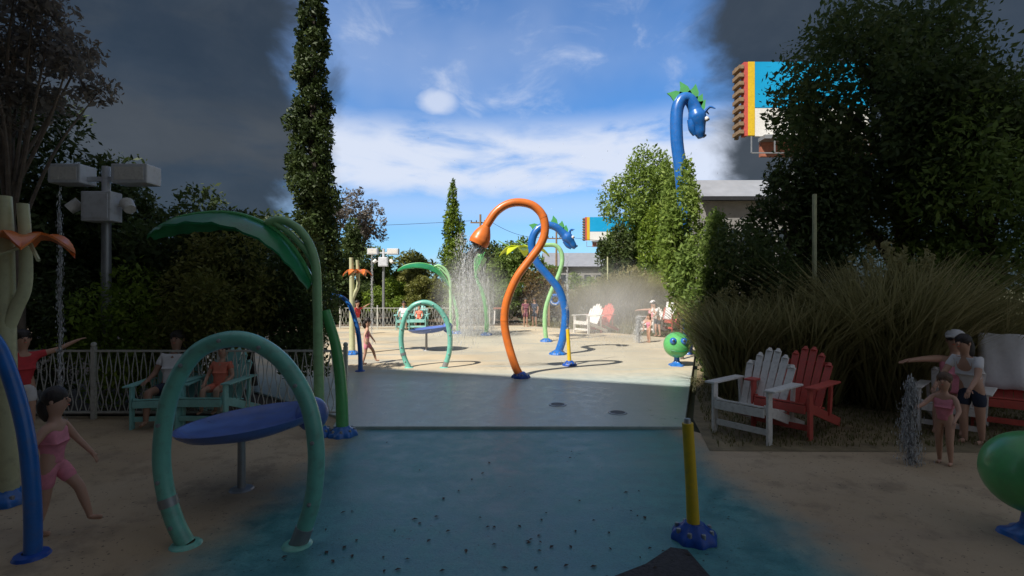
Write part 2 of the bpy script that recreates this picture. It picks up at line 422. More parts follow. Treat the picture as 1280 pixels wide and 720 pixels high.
def crown_round(c, r, nb, fr=(0.28, 0.5), bias=0.0):
    out = []
    for i in range(nb):
        while True:
            p = np.array([random.uniform(-1, 1) for _ in range(3)])
            q = np.linalg.norm(p)
            if 0.25 < q < 1: break
        s = random.uniform(*fr)*(1.15-0.45*q)
        p = p*0.82
        out.append((c[0]+p[0]*r[0], c[1]+p[1]*r[1], c[2]+p[2]*r[2]+bias*q, r[0]*s, r[1]*s, r[2]*s*0.85))
    return out
def limbs(mb, base, h, blobs, r0, k=6):
    top = Vector((base[0]*1.0, base[1], h))
    j = random.uniform(-0.1, 0.1)
    mb.tube(crom([(0, 0, -0.15), (j, 0.05, h*0.35), (-j*0.6, -0.03, h*0.7), (j, 0, h)], 5), [r0*1.25, r0*0.9, r0*0.65, r0*0.3], 9)
    for b in random.sample(blobs, min(k, len(blobs))):
        z0 = min(h*0.9, max(h*0.25, b[2]*random.uniform(0.45, 0.7)))
        e = Vector(b[:3]); a = Vector((0, 0, z0)); mid = (a+e)/2+Vector((random.uniform(-.15, .15), random.uniform(-.15, .15), random.uniform(0, .3)))
        mb.tube(crom([a, mid, e], 5), [r0*0.45, r0*0.3, r0*0.08], 6)
def tree(name, label, x, y, h, rx, z0, n, size, lm, group=None, nb=26, ry=None, bark='bark', r0=None, shell=0.45, fr=(0.28, 0.5), k=8, cat='tree', skew=0.0):
    t = empty(name, (x, y, -0.03), label, cat, group)
    zc = (h+z0)/2; rz = (h-z0)/2
    bl = crown_round((skew, 0, zc), (rx, ry or rx, rz), nb, fr)
    mb = MB(); limbs(mb, (0, 0), z0+(h-z0)*0.55, bl, r0 or h*0.02, k); mb.build('trunk', M[bark], t)
    leafcloud('crown', bl, n, size, M[lm], t, shell=shell)
    return t
def conifer(label, x, y, h, r, n, size, lm, z0=0.3, narrow=1.0):
    t = empty('conifer_tree', (x, y, -0.03), label, 'tree', 'tall conifers')
    bl = []
    for i in range(95):
        f = (i/94)**0.85; z = z0+(h-z0)*f; rr = r*((1-f)**0.8)*random.uniform(0.62, 1.12)+0.05
        q = i*2.4+random.uniform(-.5, .5)
        s = max(0.10, 0.40*rr+0.05)
        bl.append((math.cos(q)*rr*0.62, math.sin(q)*rr*0.62, z, s, s, s*0.95+0.1))
    mb = MB(); mb.tube([(0, 0, -0.1), (0, 0, h*0.5), (0, 0, h*0.97)], [h*0.018, h*0.01, 0.015], 8)
    for b in bl[:70:2]: mb.tube([(0, 0, b[2]-0.1), b[:3]], [0.03, 0.008], 5)
    mb.build('trunk', M['barkdark'], t)
    leafcloud('crown', bl, n, size, M[lm], t, shell=0.25, droop=0.1)
    return t
def shrub(name, label, x, y, h, rx, n, size, lm, group=None, ry=None, nb=20, shell=0.4):
    return tree(name, label, x, y, h, rx, 0.02, n, size, lm, group, nb, ry, 'barkdark', 0.035, shell, (0.3, 0.55), 8, 'shrub')
def grass_clump(label, x, y, h, r, n, lm='lf_straw', w=0.012):
    t = empty('ornamental_grass', (x, y, -0.03), label, 'grass clump', 'clumps of tall ornamental grass')
    def ar(n):
        q = rng.uniform(0, 2*np.pi, n); rr = r*0.55*np.sqrt(rng.random(n)); return np.stack([rr*np.cos(q), rr*np.sin(q)], 1)
    blades('blades', ar, n, h*0.95, M[lm], w, parent=t, fan=0.5)
    # plumes
    m = 46; bl = []
    for i in range(m):
        q = random.uniform(0, 6.28); rr = r*random.uniform(0.1, 0.85)
        z = h*random.uniform(0.78, 1.02)*(1-0.18*(rr/r)**2)
        bl.append((rr*math.cos(q), rr*math.sin(q), z, 0.05*h/2, 0.05*h/2, 0.09*h))
    leafcloud('plumes', bl, m*26, 0.075*h/2, M['lf_straw'], t, shell=0.1, droop=-0.5)
    return t

def W(u, Y): return (u-640)*Y/F
def Hh(v, Y): return CH-(v-360)*Y/F
# beyond the pad
tree('tree', 'thin greyish half-bare tree standing highest at the far left of the sunlit background', W(447, 33), 33, Hh(231, 33), 2.1, Hh(320, 33), 5200, 0.19, 'lf_grey', nb=30, shell=0.2, fr=(0.2, 0.36), k=16)
tree('tree', 'dark green tree below the greyish half-bare tree behind the railing', W(440, 29), 29, Hh(272, 29), 1.35, 0.6, 7500, 0.2, 'lf_dark', nb=22)
tree('tree', 'mid green bushy tree just behind the white camera boxes', W(474, 31), 31, Hh(297, 31), 1.5, 0.4, 8000, 0.2, 'lf_green', nb=24)
tree('tree', 'olive bushy tree between the camera boxes and the slim conifer', W(507, 31.5), 31.5, Hh(307, 31.5), 1.5, 0.4, 8000, 0.2, 'lf_yellow', nb=24)
shrub('bush', 'olive green rounded bush at the foot of the slim conifer', W(536, 29), 29, Hh(312, 29), 1.3, 7500, 0.19, 'lf_yellow')
conifer('slim bright green conifer with pointed top standing alone against the blue sky', W(566, 29), 29, Hh(226, 29), 1.35, 13000, 0.17, 'lf_bright', 0.5)
shrub('bush', 'big pale olive bush behind the railing under the drooping green leaf', W(528, 23.6), 23.6, Hh(338, 23.6), 1.05, 8000, 0.13, 'lf_yellow')
shrub('bush', 'leafy yellow green bush behind the railing under the white camera boxes', W(487, 24), 24, Hh(346, 24), 1.15, 8000, 0.13, 'lf_bright')
shrub('bush', 'dark low bush behind the railing behind the walking girl', W(451, 24.3), 24.3, Hh(344, 24.3), 0.95, 6500, 0.13, 'lf_dark')
shrub('bush', 'dull green bush behind the falling water curtain', W(566, 24.2), 24.2, Hh(352, 24.2), 0.9, 5500, 0.13, 'lf_green')
tree('tree', 'dark tree behind the shower head of the orange pipe', W(604, 31), 31, Hh(294, 31), 1.75, 0.3, 9500, 0.2, 'lf_dark', nb=26)
tree('tree', 'rounded green tree seen through the loop of the orange pipe', W(640, 30), 30, Hh(291, 30), 1.6, 0.3, 9000, 0.2, 'lf_green', nb=24)
tree('tree', 'greyish green tree behind the arching blue dragon pipe', W(672, 31), 31, Hh(318, 31), 1.5, 0.3, 8000, 0.2, 'lf_green', nb=24)
shrub('bush', 'dim green bush behind the tall leaf cup pipe', W(598, 24.5), 24.5, Hh(350, 24.5), 1.0, 6000, 0.13, 'lf_dark')
shrub('bush', 'deep green bush behind the orange topped table', W(632, 24.8), 24.8, Hh(344, 24.8), 1.05, 6500, 0.13, 'lf_green')
shrub('bush', 'russet and green bush behind the two standing people', W(664, 25), 25, Hh(338, 25), 1.0, 6500, 0.13, 'lf_brown')
shrub('bush', 'pale russet bush behind the blue ring board', W(697, 25.4), 25.4, Hh(331, 25.4), 0.95, 6000, 0.13, 'lf_brown')
shrub('bush', 'grey green bush between the dragon pipe and the white chair', W(727, 26), 26, Hh(330, 26), 1.2, 6500, 0.14, 'lf_green')
grass_clump('tall pale ornamental grass behind the sunlit white chair', W(727, 23.4), 23.4, 1.75, 0.9, 3300)
grass_clump('tall ornamental grass behind the sunlit red chair', W(757, 23.2), 23.2, 2.15, 1.0, 3600)
grass_clump('tallest straw coloured grass clump in the sun, right of the red chair', W(789, 23.0), 23.0, 2.65, 1.15, 4200)
grass_clump('low ornamental grass behind the seated woman in the sun', W(820, 23.4), 23.4, 1.9, 1.0, 3400)
tree('tree', 'large full green tree at the right, its crown standing against the clouds', W(806, 28), 28, Hh(178, 28), 2.75, 0.6, 38000, 0.19, 'lf_mid', nb=64, ry=2.6, shell=0.35, fr=(0.24, 0.42), k=16)
tree('tree', 'lower yellow green tree in front of the large full tree', W(822, 26), 26, Hh(254, 26), 1.2, 0.6, 11000, 0.16, 'lf_bright', nb=30, shell=0.35)
tree('tree', 'dark undergrowth tree at the left foot of the large full tree', W(771, 27), 27, Hh(268, 27), 1.15, 0.3, 9000, 0.17, 'lf_dark', nb=26)
tree('tree', 'slender leafy green tree at the right edge of the sunlit pad', W(853, 11.9), 11.9, Hh(192, 11.9), .62, .9, 10000, 0.10, 'lf_mid', nb=30, shell=.3, r0=.035, k=12)
tree('tree', 'bushy green tree filling the right flank of the large full tree', W(838, 29), 29, Hh(188, 29), 1.5, 0.5, 14000, 0.19, 'lf_mid', nb=36, shell=.35)
# left yard
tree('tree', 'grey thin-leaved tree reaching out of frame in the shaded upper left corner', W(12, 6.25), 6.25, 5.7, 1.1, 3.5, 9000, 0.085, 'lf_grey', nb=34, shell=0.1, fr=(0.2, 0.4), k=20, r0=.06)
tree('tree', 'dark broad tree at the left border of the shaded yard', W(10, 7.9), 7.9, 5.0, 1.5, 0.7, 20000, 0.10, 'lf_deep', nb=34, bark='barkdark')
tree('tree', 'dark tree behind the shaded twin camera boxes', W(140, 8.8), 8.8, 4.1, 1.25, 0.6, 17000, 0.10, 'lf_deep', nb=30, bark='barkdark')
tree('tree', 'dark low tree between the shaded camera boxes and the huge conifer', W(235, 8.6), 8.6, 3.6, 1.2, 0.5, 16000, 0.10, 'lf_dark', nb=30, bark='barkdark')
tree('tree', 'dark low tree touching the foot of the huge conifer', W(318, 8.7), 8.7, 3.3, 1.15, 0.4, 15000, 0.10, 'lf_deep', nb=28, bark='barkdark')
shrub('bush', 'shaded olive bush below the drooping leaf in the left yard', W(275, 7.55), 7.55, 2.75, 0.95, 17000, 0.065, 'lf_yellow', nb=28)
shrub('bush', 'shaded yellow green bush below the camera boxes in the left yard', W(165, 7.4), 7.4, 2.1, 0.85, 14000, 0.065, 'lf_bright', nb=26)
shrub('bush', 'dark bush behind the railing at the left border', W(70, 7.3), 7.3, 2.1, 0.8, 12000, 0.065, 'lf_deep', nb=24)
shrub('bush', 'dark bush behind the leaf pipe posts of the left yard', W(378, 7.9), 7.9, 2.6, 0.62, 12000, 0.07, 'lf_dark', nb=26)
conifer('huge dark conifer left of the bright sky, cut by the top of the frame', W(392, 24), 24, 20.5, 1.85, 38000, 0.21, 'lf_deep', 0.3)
# right yard
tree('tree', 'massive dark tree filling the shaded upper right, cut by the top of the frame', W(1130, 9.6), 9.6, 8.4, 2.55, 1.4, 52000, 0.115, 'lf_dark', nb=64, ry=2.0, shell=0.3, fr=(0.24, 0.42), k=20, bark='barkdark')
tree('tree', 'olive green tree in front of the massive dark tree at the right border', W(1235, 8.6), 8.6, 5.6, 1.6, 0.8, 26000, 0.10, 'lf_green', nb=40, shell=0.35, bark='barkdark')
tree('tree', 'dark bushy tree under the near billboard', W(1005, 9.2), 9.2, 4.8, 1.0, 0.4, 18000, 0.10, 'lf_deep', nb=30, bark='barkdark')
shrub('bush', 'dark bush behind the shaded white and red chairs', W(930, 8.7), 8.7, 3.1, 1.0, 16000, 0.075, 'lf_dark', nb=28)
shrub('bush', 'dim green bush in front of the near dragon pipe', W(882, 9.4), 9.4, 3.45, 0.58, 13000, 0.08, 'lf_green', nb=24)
grass_clump('shaded low grass clump behind the yellow post of the right yard', W(925, 8.0), 8.0, 1.7, 0.7, 3600, 'lf_straw', 0.011)
grass_clump('shaded tall grass clump behind the red chair of the right yard', W(1005, 7.7), 7.7, 1.8, 0.85, 3600, 'lf_straw', 0.011)
grass_clump('largest shaded grass clump, right of the shaded red chair', W(1110, 7.4), 7.4, 2.3, 0.95, 4400, 'lf_straw', 0.011)
grass_clump('shaded grass clump behind the seated woman at the right border', W(1215, 7.6), 7.6, 1.8, 0.85, 3600, 'lf_straw', 0.011)

# ------------------------------------------------------------------ far structures
def billboard(label, X, Y, z, w, h, sc):
    t = empty('billboard', (X, Y, 0), label, 'billboard', 'roadside billboards')
    # local: left edge of the face at x=0
    MB().box((w/2+0.9*sc, 0, z+h*0.19), (w, 0.25*sc, h*0.62)).build('picture_panel', M['skyblue'], t, smooth=False)
    MB().box((w/2+0.9*sc, 0, z-h*0.32), (w, 0.25*sc, h*0.38)).build('caption_panel', M['white'], t, smooth=False)
    MB().box((0.62*sc, 0.0, z+0.0), (0.5*sc, 0.3*sc, h)).build('border_strip', M['yellow'], t, smooth=False)
    MB().box((0.22*sc, 0.1, z-0.01), (0.3*sc, 0.5*sc, h*1.0)).build('border_strip', M['red'], t, smooth=False)
    mb = MB()
    for i in range(9): mb.box((-0.15*sc, 0.4*sc, z-h*0.45+i*h*0.11), (0.35*sc, 1.2*sc, h*0.05))
    mb.box((0.0*sc, 1.0*sc, z), (0.25*sc, 0.25*sc, h)); mb.build('rear_frame', M['wood'], t, smooth=False)
    mb = MB(); mb.box((w/2+1.2*sc, -0.5*sc, z-h*0.56), (w, 1.0*sc, h*0.05))
    for i in range(6): mb.bar((0.2*sc+i*w/5, -1.0*sc, z-h*0.56), (0.2*sc+i*w/5, -1.0*sc, z-h*0.78), 0.08*sc)
    mb.bar((0.2*sc, -1.0*sc, z-h*0.78), (w, -1.0*sc, z-h*0.78), 0.08*sc); mb.build('catwalk', M['steel'], t, smooth=False)
    MB().box((w/2+1.4*sc, 0.1, z-h*0.68), (w, 0.3*sc, h*0.2)).build('lower_board', M['rust'], t, smooth=False)
    mb = MB(); mb.tube([(w*0.5, 0.6*sc, 0), (w*0.5, 0.6*sc, z)], 0.35*sc, 12); mb.build('post', M['steel'], t)
    return t
Yb = 90.0
billboard('far blue and white billboard with yellow edge beside the big tree', W(731, Yb), Yb, Hh(286, Yb), 9, 4.2, 1.0)
billboard('near blue and white billboard partly behind the shaded massive tree', W(928, 28.5), 28.5, Hh(124, 28.5), 6.5, 4.2, 0.75)

def warehouse(label, x0, x1, Y, ze, zr, dep):
    t = empty('warehouse', ((x0+x1)/2, Y, 0), label, 'building', 'low grey warehouses'); w = x1-x0
    MB().box((0, dep/2, ze/2-0.05), (w, dep, ze)).build('wall', M['wallgrey'], t, smooth=False)
    mb = MB(); mb.add([(-w/2-.2, -.4, ze), (w/2+.2, -.4, ze), (w/2+.2, dep*0.5, zr), (-w/2-.2, dep*0.5, zr), (-w/2-.2, dep+.4, ze), (w/2+.2, dep+.4, ze),
             (-w/2-.2, -.4, ze+.12), (w/2+.2, -.4, ze+.12), (w/2+.2, dep*0.5, zr+.12), (-w/2-.2, dep*0.5, zr+.12), (-w/2-.2, dep+.4, ze+.12), (w/2+.2, dep+.4, ze+.12)],
            [(0, 1, 2, 3), (3, 2, 5, 4), (6, 9, 8, 7), (9, 10, 11, 8), (0, 6, 7, 1), (4, 5, 11, 10), (0, 3, 9, 6), (3, 4, 10, 9), (1, 7, 8, 2), (2, 8, 11, 5)])
    mb.build('roof', M['roof'], t, smooth=False)
    mb = MB(); mb.box((0, -.46, ze), (w+.4, .1, .18)); mb.build('gutter', M['black'], t, smooth=False)
    for i in range(8): MB().box((-w/2+(i+.5)*w/8, -0.02, ze*0.62), (w/8*0.55, 0.06, ze*0.28)).build('window', M['glass'], t, smooth=False)
    return t
warehouse('long low grey warehouse roof seen behind the dragon pipe in the sun', W(683, 75), W(800, 75), 75, Hh(334, 75), Hh(313, 75), 14)
warehouse('near grey warehouse half hidden by bushes under the near billboard', 9.15, W(1000, 24), 24, Hh(250, 24), Hh(221, 24), 2.6)

def utility_pole(label, x, y, h):
    t = empty('utility_pole', (x, y, 0), label, 'pole', 'utility poles')
    MB().tube([(0, 0, 0), (0, 0, h)], [0.17, 0.11], 10).build('pole', M['wood'], t)
    MB().bar((-1.1, 0, h-0.9), (1.1, 0.2, h-0.9), 0.14).build('crossarm', M['wood'], t)
    for i in (-1, -.45, .45, 1): MB().lathe([(0.0, 0), (.06, 0), (.05, .1), (.07, .15), (0.0, .22)], 8, (i, 0.1, h-0.83)).build('insulator', M['black'], t)
    return t
up1 = utility_pole('wooden utility pole with crossarm right of the dragon pipe loop', W(695.5, 62), 62, Hh(289, 62))
up2 = utility_pole('wooden utility pole peeking over the orange shower head', W(600.5, 55), 55, Hh(268, 55))
mb = MB(); mb.tube([(0, 0, 0), (0, 0, 3.3)], 0.035, 8)
t = tag(mb.build('slim_post', M['cream']), 'slim pale post standing in the sunlit grass left of the big tree', 'post', 'slim pale posts'); t.location = (W(759.5, 25.2), 25.2, -0.02)
copy_tree(t, (W(1018, 8.4), 8.4, -0.02), 'slim pale post standing in front of the shaded massive tree')
def wire(label, a, b, sag):
    a, b = Vector(a), Vector(b)
    pts = [a.lerp(b, i/16)-Vector((0, 0, sag*(1-(2*i/16-1)**2))) for i in range(17)]
    tag(MB().tube(pts, 0.022, 5).build('power_line', M['black']), label, 'wire', 'overhead power lines')
wire('overhead power line running from the left to the pole over the shower head', (-60, 50, 8.6), (W(600.5, 55)-1, 55, Hh(268, 55)-.7), 0.9)
wire('overhead power line between the two wooden utility poles', (W(600.5, 55)+1, 55, Hh(268, 55)-.7), (W(695.5, 62)-1, 62, Hh(289, 62)-.7), 0.7)
wire('overhead power line running from the right pole towards the billboard', (W(695.5, 62)+1, 62, Hh(289, 62)-.7), (40, 72, 8.8), 0.9)

# unseen building added behind the viewpoint, outline shaped to shade foreground and side yards
t = empty('shade_blocker', (-12, -4, 0), 'tall dark brick building added unseen behind the viewpoint, shaped to shade foreground and yards', 'building')
poly = [(16, -0.1), (16, 31), (3.3, 31), (3.3, 19.15), (-6.4, 22.9), (-16, 34.5), (-34, 34.5), (-34, -0.1)]
MB().prism(poly, -6, 'y').build('wall', M['brickdark'], t, smooth=False)
for i in range(9):
    for j in range(4):
        MB().box((-31+i*5.4, 0.03, 3+j*4.2), (1.6, 0.06, 2.0)).build('window', M['glass'], t, smooth=False)

# ------------------------------------------------------------------ splash pad features
def flange(r, parent, m='deepblue'):
    mb = MB(); mb.lathe([(0.001, 0.11), (r*0.42, 0.11), (r*0.55, 0.085), (r*0.9, 0.05), (r, 0.02), (r, -0.005)], 40, lobes=8, amp=0.07)
    o = mb.build('base_flange', M[m], parent)
    me = None
    for k in range(8):
        q = k*math.pi/4+0.2; p = (r*0.78*math.cos(q), r*0.78*math.sin(q), 0.05)
        if me is None:
            b0 = MB().lathe([(0.0, .03), (.014, .03), (.016, .02), (.016, 0)], 8).build('bolt', M['steel'], o); me = b0.data; b0.location = p
        else:
            b = bpy.data.objects.new('bolt', me); COL.objects.link(b); b.parent = o; b.location = p
    return o
def loc_path(pts, bu, bv, Y, dy=0.0):
    k = Y/F; n = len(pts)
    return [Vector(((u-bu)*k, dy*(i/(n-1)), -(v-bv)*k)) for i, (u, v) in enumerate(pts)]

# orange snake shower
Y = gY(472); t = empty('shower_pipe', (W(651, Y), Y, 0), 'tall bright orange looping shower pipe in the middle of the pad', 'water feature')
pp = [(651, 472), (643, 455), (634, 425), (630.5, 400), (634, 375), (646, 347), (662, 325), (675, 307), (681, 290), (679, 271), (667, 257.5), (650, 253), (634, 255.5), (620, 265), (610, 279), (606, 287)]
MB().tube(crom(loc_path(pp, 651, 472, Y), 7), 0.078, 18).build('pipe', M['orange'], t)
hd = loc_path([(608, 283), (604.5, 290), (600.5, 299), (597.5, 305.5)], 651, 472, Y)
mb = MB(); mb.tube(crom(hd, 5), [0.082, 0.13, 0.175, 0.195, 0.185], 24); h = mb.build('shower_head', M['orange'], t)
ax = (hd[-1]-hd[-2]).normalized(); e = hd[-1]+ax*0.004
q = ax.to_track_quat('Z', 'Y').to_matrix()
MB().lathe([(0.001, .02), (.09, .015), (.165, 0), (.17, -.02)], 24, e, q).build('spray_plate', M['rust'], h)
for rr, nn in ((0.03, 4), (0.075, 7), (0.13, 11)):
    for k in range(nn):
        a = 2*math.pi*k/nn; MB().lathe([(0.011, .0), (0.011, .025), (0, .03)], 6, e+q @ Vector((rr*math.cos(a), rr*math.sin(a), 0)), q).build('nozzle', M['black'], h)
flange(0.17, t)
# weld collars
for i in (3, 9):
    c = loc_path(pp, 651, 472, Y); d = (c[i+1]-c[i-1]).normalized(); MB().tube([c[i]-d*.02, c[i]+d*.02], 0.081, 18).build('collar', M['orange'], t)
SH_E = t.location+hd[-1]

# blue dragon pipe
def dragon(label, Y, bu, bv, pp, X, S=1.0):
    t = empty('dragon_pipe', (X, Y, 0), label, 'water feature', 'blue dragon fountain pipes')
    k = Y/F; c = crom(loc_path(pp, bu, bv, Y), 7)
    MB().tube(c, [q*S for q in [0.10]*8+[0.095, 0.10, 0.115]], 18).build('neck', M['blue'], t)
    e = c[-1]; d = (c[-1]-c[-4]).normalized(); up = Vector((-d.z, 0, d.x)); up = up if up.z > 0 else -up
    yv = Vector((0, 1, 0))
    def pt(a, b_, y=0): return e+(d*a+up*b_+yv*y)*S
    mb = MB(); mb.tube(crom([pt(-.05, 0), pt(.07, 0), pt(.18, -.01), pt(.30, -.025), pt(.40, -.03)], 4), [q*S for q in [0.11, 0.145, 0.13, 0.10, 0.085, 0.05]], 18)
    mb.tube(crom([pt(.08, -.10), pt(.22, -.13), pt(.33, -.12)], 3), [q*S for q in [0.07, 0.06, 0.03]], 12)
    hd = mb.build('head', M['blue'], t)
    for s in (-1, 1):
        MB().ell(pt(.15, .10, s*.085), .04*S, 12, 8).build('eye', M['white'], hd)
        MB().ell(pt(.17, .115, s*.115), .018*S, 8, 6).build('pupil', M['black'], hd)
        MB().tube(crom([pt(.03, .11, s*.05), pt(-.02, .2, s*.09), pt(.04, .26, s*.13)], 3), [.028*S, .022*S, .008*S], 8).build('horn', M['blue'], hd)
        MB().ell(pt(.385, .03, s*.03), .022*S, 8, 6).build('nostril', M['black'], hd)
    n = len(c)
    for f in range(5):
        i = int(n*0.70+f*n*0.058); p = c[i]; dd = (c[min(i+2, n-1)]-c[i-2]).normalized(); uu = Vector((-dd.z, 0, dd.x)); uu = uu if uu.z > 0 else -uu
        q = 0.16+0.03*math.sin(f*1.3)
        P = [p+(dd*a_+uu*b_)*S for a_, b_ in ((-.11, .07), (.10, .07), (.03, .08+q*.6), (-.10, .08+q), (-.09, .08+q*.5))]
        v = [a_+Vector((0, y, 0)) for y in (-.018, .018) for a_ in P]
        MB().add(v, [(0, 1, 2, 3, 4), (9, 8, 7, 6, 5)]+[(i2, 5+i2, 5+(i2+1) % 5, (i2+1) % 5) for i2 in range(5)]).build('fin', M['green'], t, smooth=False)
    flange(0.21, t, 'blue')
    return t
Y = gY(443)
dragon('blue dragon pipe with green crest curling behind the orange loop', Y, 697, 443,
       [(697, 443), (703, 425), (706.5, 402), (706, 385), (699, 363), (686, 346), (673, 331), (666, 316), (665, 301), (671, 288), (683, 281.5), (695, 284), (703, 291), (707, 295)], W(697, Y))
Y2 = 12.9
dragon('blue dragon pipe rising behind leafy branches, head level with the near billboard', Y2, 858, 360+CH*F/Y2,
       [(858, 440), (858, 380), (858, 330), (856, 270), (851, 215), (846, 175), (846, 140), (852, 125), (861, 124), (867, 133), (870, 142)], W(858, Y2), 1.6)

# pale green flower pipe with lime leaf panels
Y = gY(427); t = empty('flower_pipe', (W(683, Y), Y, 0), 'pale green bent pipe with lime yellow petals behind the orange loop', 'water feature')
c = crom(loc_path([(683, 427), (681, 405), (682.5, 385), (689, 365), (698, 345), (703, 328), (702, 315), (696, 307), (686, 305.5), (668, 307)], 683, 427, Y, 0.2), 6)
MB().tube(c, 0.07, 14).build('pipe', M['palegreen'], t)
ctr = Vector(((655-683)*Y/F, 0.2, -(309-427)*Y/F))
MB().ell(ctr, (0.14, 0.14, 0.09), 14, 8).build('hub', M['palegreen'], t)
def petal(mb, c, ang, L, w, drop, n=8, th=0.02, yscale=0.7):
    top = []; bot = []
    for i in range(n+1):
        f = i/n; ww = w*math.sin(math.pi*min(1, 0.12+f*0.88))**0.8
        r = L*f; z = 0.10*math.sin(f*math.pi*0.9)-drop*f*f
        dx, dy = math.cos(ang), math.sin(ang)*yscale
        for s in (-1, 0, 1):
            x = c.x+dx*r-dy*s*ww; y = c.y+dy*r+dx*s*ww
            zz = c.z+z-0.03*(1-abs(s))
            top.append((x, y, zz+th)); bot.append((x, y, zz))
    k = 3; fs = []
    m = len(top)
    for i in range(n):
        for j in range(2):
            a = i*k+j; fs += [(a, a+1, a+k+1, a+k), (m+a, m+a+k, m+a+k+1, m+a+1)]
        for j in (0, 2):
            a = i*k+j; fs.append((a, a+k, m+a+k, m+a))
    mb.add(top+bot, fs); return mb
for a in range(5):
    petal(MB(), ctr, a*2*math.pi/5+0.25, 0.86, 0.30, 0.30).build('petal', M['lime'], t)
for s in (-.5, .1): MB().tube([ctr+Vector((s, 0, .05)), ctr+Vector((s-.32, -.1, .22))], .02, 6).build('stamen', M['palegreen'], t)
flange(0.19, t, 'blue')

# blue ring board on a wooden stake
t = empty('ring_board', (W(686, 22), 22, 0), 'wooden stake with a blue ring shaped figure behind the flower pipe', 'sign')
MB().bar((0, 0, 0), (0, 0, 1.2), 0.09).build('stake', M['wood'], t, smooth=False)
mb = MB(); ring = [Vector((0.28+0.2*math.cos(a), -.05, 1.18+0.2*math.sin(a))) for a in np.linspace(0, 2*math.pi, 25)]
mb.tube(ring, .07, 8, cap=False); mb.ell((0.08, -.06, 1.35), (.13, .06, .11)); mb.build('ring_figure', M['blue'], t)
for x in (.04, .13): MB().ell((x, -.13, 1.39), .03, 8, 6).build('eye', M['white'], t)
MB().tube([ring[i]+Vector((0, -.07, 0)) for i in range(13, 20)], .018, 6).build('white_trim', M['white'], t)

# yellow post
Y = gY(457); t = empty('spray_post', (W(712, Y), Y, 0), 'short yellow spray post on blue flange in the sun, right of the orange pipe', 'water feature', 'yellow spray posts')
MB().tube([(0, 0, 0), (-.02, 0, .4), (-.045, 0, .80)], [.045, .04, .038], 14).build('post', M['yellow'], t)
MB().tube([(-.045, 0, .79), (-.046, 0, .83)], [.028, .02], 10).build('nozzle', M['steel'], t)
flange(0.15, t)
yard(t, 'short yellow spray post on blue flange in the shaded right yard')

# leaf cup pipe
Y = gY(419); t = empty('leaf_cup_pipe', (W(608, Y), Y, 0), 'bent green pipe topped by a leaf cup inside the falling water', 'water feature')
c = crom(loc_path([(608, 419), (608.5, 400), (606.5, 380), (602, 363), (596.5, 350), (595, 342)], 608, 419, Y), 6)
MB().tube(c, [.085, .075, .06], 14).build('pipe', M['green'], t)
cu = loc_path([(595, 343), (597, 334), (600, 325), (603, 320)], 608, 419, Y)
mb = MB()
mb.tube(crom(cu, 4), [.05, .13, .19, .21, .2], 20, cap=False); mb.tube(crom([p*1.0 for p in cu], 4), [.045, .12, .175, .195, .185], 20)
mb.build('cup', M['palegreen'], t)
mb = MB(); v = [cu[0]+Vector((-.02, -.1, 0)), cu[1]+Vector((.05, -.21, 0)), cu[3]+Vector((.12, -.2, .14)), cu[2]+Vector((-.2, -.19, .05))]
mb.add(v+[p+Vector((0, -.02, 0)) for p in v], [(0, 1, 2, 3), (7, 6, 5, 4), (0, 4, 5, 1), (1, 5, 6, 2), (2, 6, 7, 3), (3, 7, 4, 0)]); mb.build('leaf_blade', M['green'], t, smooth=False)
flange(0.2, t, 'blue')

# drooping leaf pipe
Y = gY(417); t = empty('leaf_pipe', (W(568, Y), Y, 0), 'green posts carrying a big drooping dark leaf behind the sunlit hoop', 'water feature', 'drooping leaf fountains')
def lp(pts, dy=0.0): return loc_path(pts, 568, 417, Y, dy)
MB().tube(crom(lp([(564, 417), (563.5, 390), (563, 365), (562, 348), (557, 337), (549, 332), (543, 333)]), 6), [.06, .055, .05, .045], 12).build('post', M['palegreen'], t)
MB().tube(crom(lp([(573, 417), (572, 398), (569.5, 382), (565, 368)], 0.1), 6), [.075, .065, .055], 12).build('post', M['green'], t)
MB().tube(crom(lp([(546, 333), (553, 338), (560, 346), (562.5, 352)]), 5), .035, 10).build('brace', M['palegreen'], t)
spine = crom(lp([(561, 357), (556, 347), (548, 337.5), (537, 331.5), (525, 329.2), (511, 330.5), (503, 333.5), (497, 338)]), 4)
mb = MB(); nsp = len(spine); top = []; bot = []
for i, p in enumerate(spine):
    f = i/(nsp-1); w = 0.34*math.sin(math.pi*min(1, 0.08+f*0.9))**0.7+.01
    for s in (-1, -.5, 0, .5, 1):
        q = p+Vector((0, s*w, -0.16*abs(s)**1.5*(w/.34)+0.012*math.sin(i*2.2)*abs(s))); top.append(q+Vector((0, 0, .012))); bot.append(q-Vector((0, 0, .012)))
m = len(top); fs = []
for i in range(nsp-1):
    for j in range(4):
        a = i*5+j; fs += [(a, a+1, a+6, a+5), (m+a, m+a+5, m+a+6, m+a+1)]
    for j in (0, 4):
        a = i*5+j; fs.append((a, a+5, m+a+5, m+a))
mb.add(top+bot, fs); lf = mb.build('leaf', M['leafgreen'], t)
MB().tube([p+Vector((0, 0, .01)) for p in spine], [.03, .026, .012], 8).build('midrib', M['green'], lf)
f1 = flange(0.17, t, 'blue'); f1.location = ((573-568)*Y/F, 0.0, 0); f2 = flange(0.15, t, 'blue'); f2.location = ((564-568)*Y/F, 0.0, 0)
yard(t, 'green posts carrying a big drooping dark leaf above the shaded bowl')

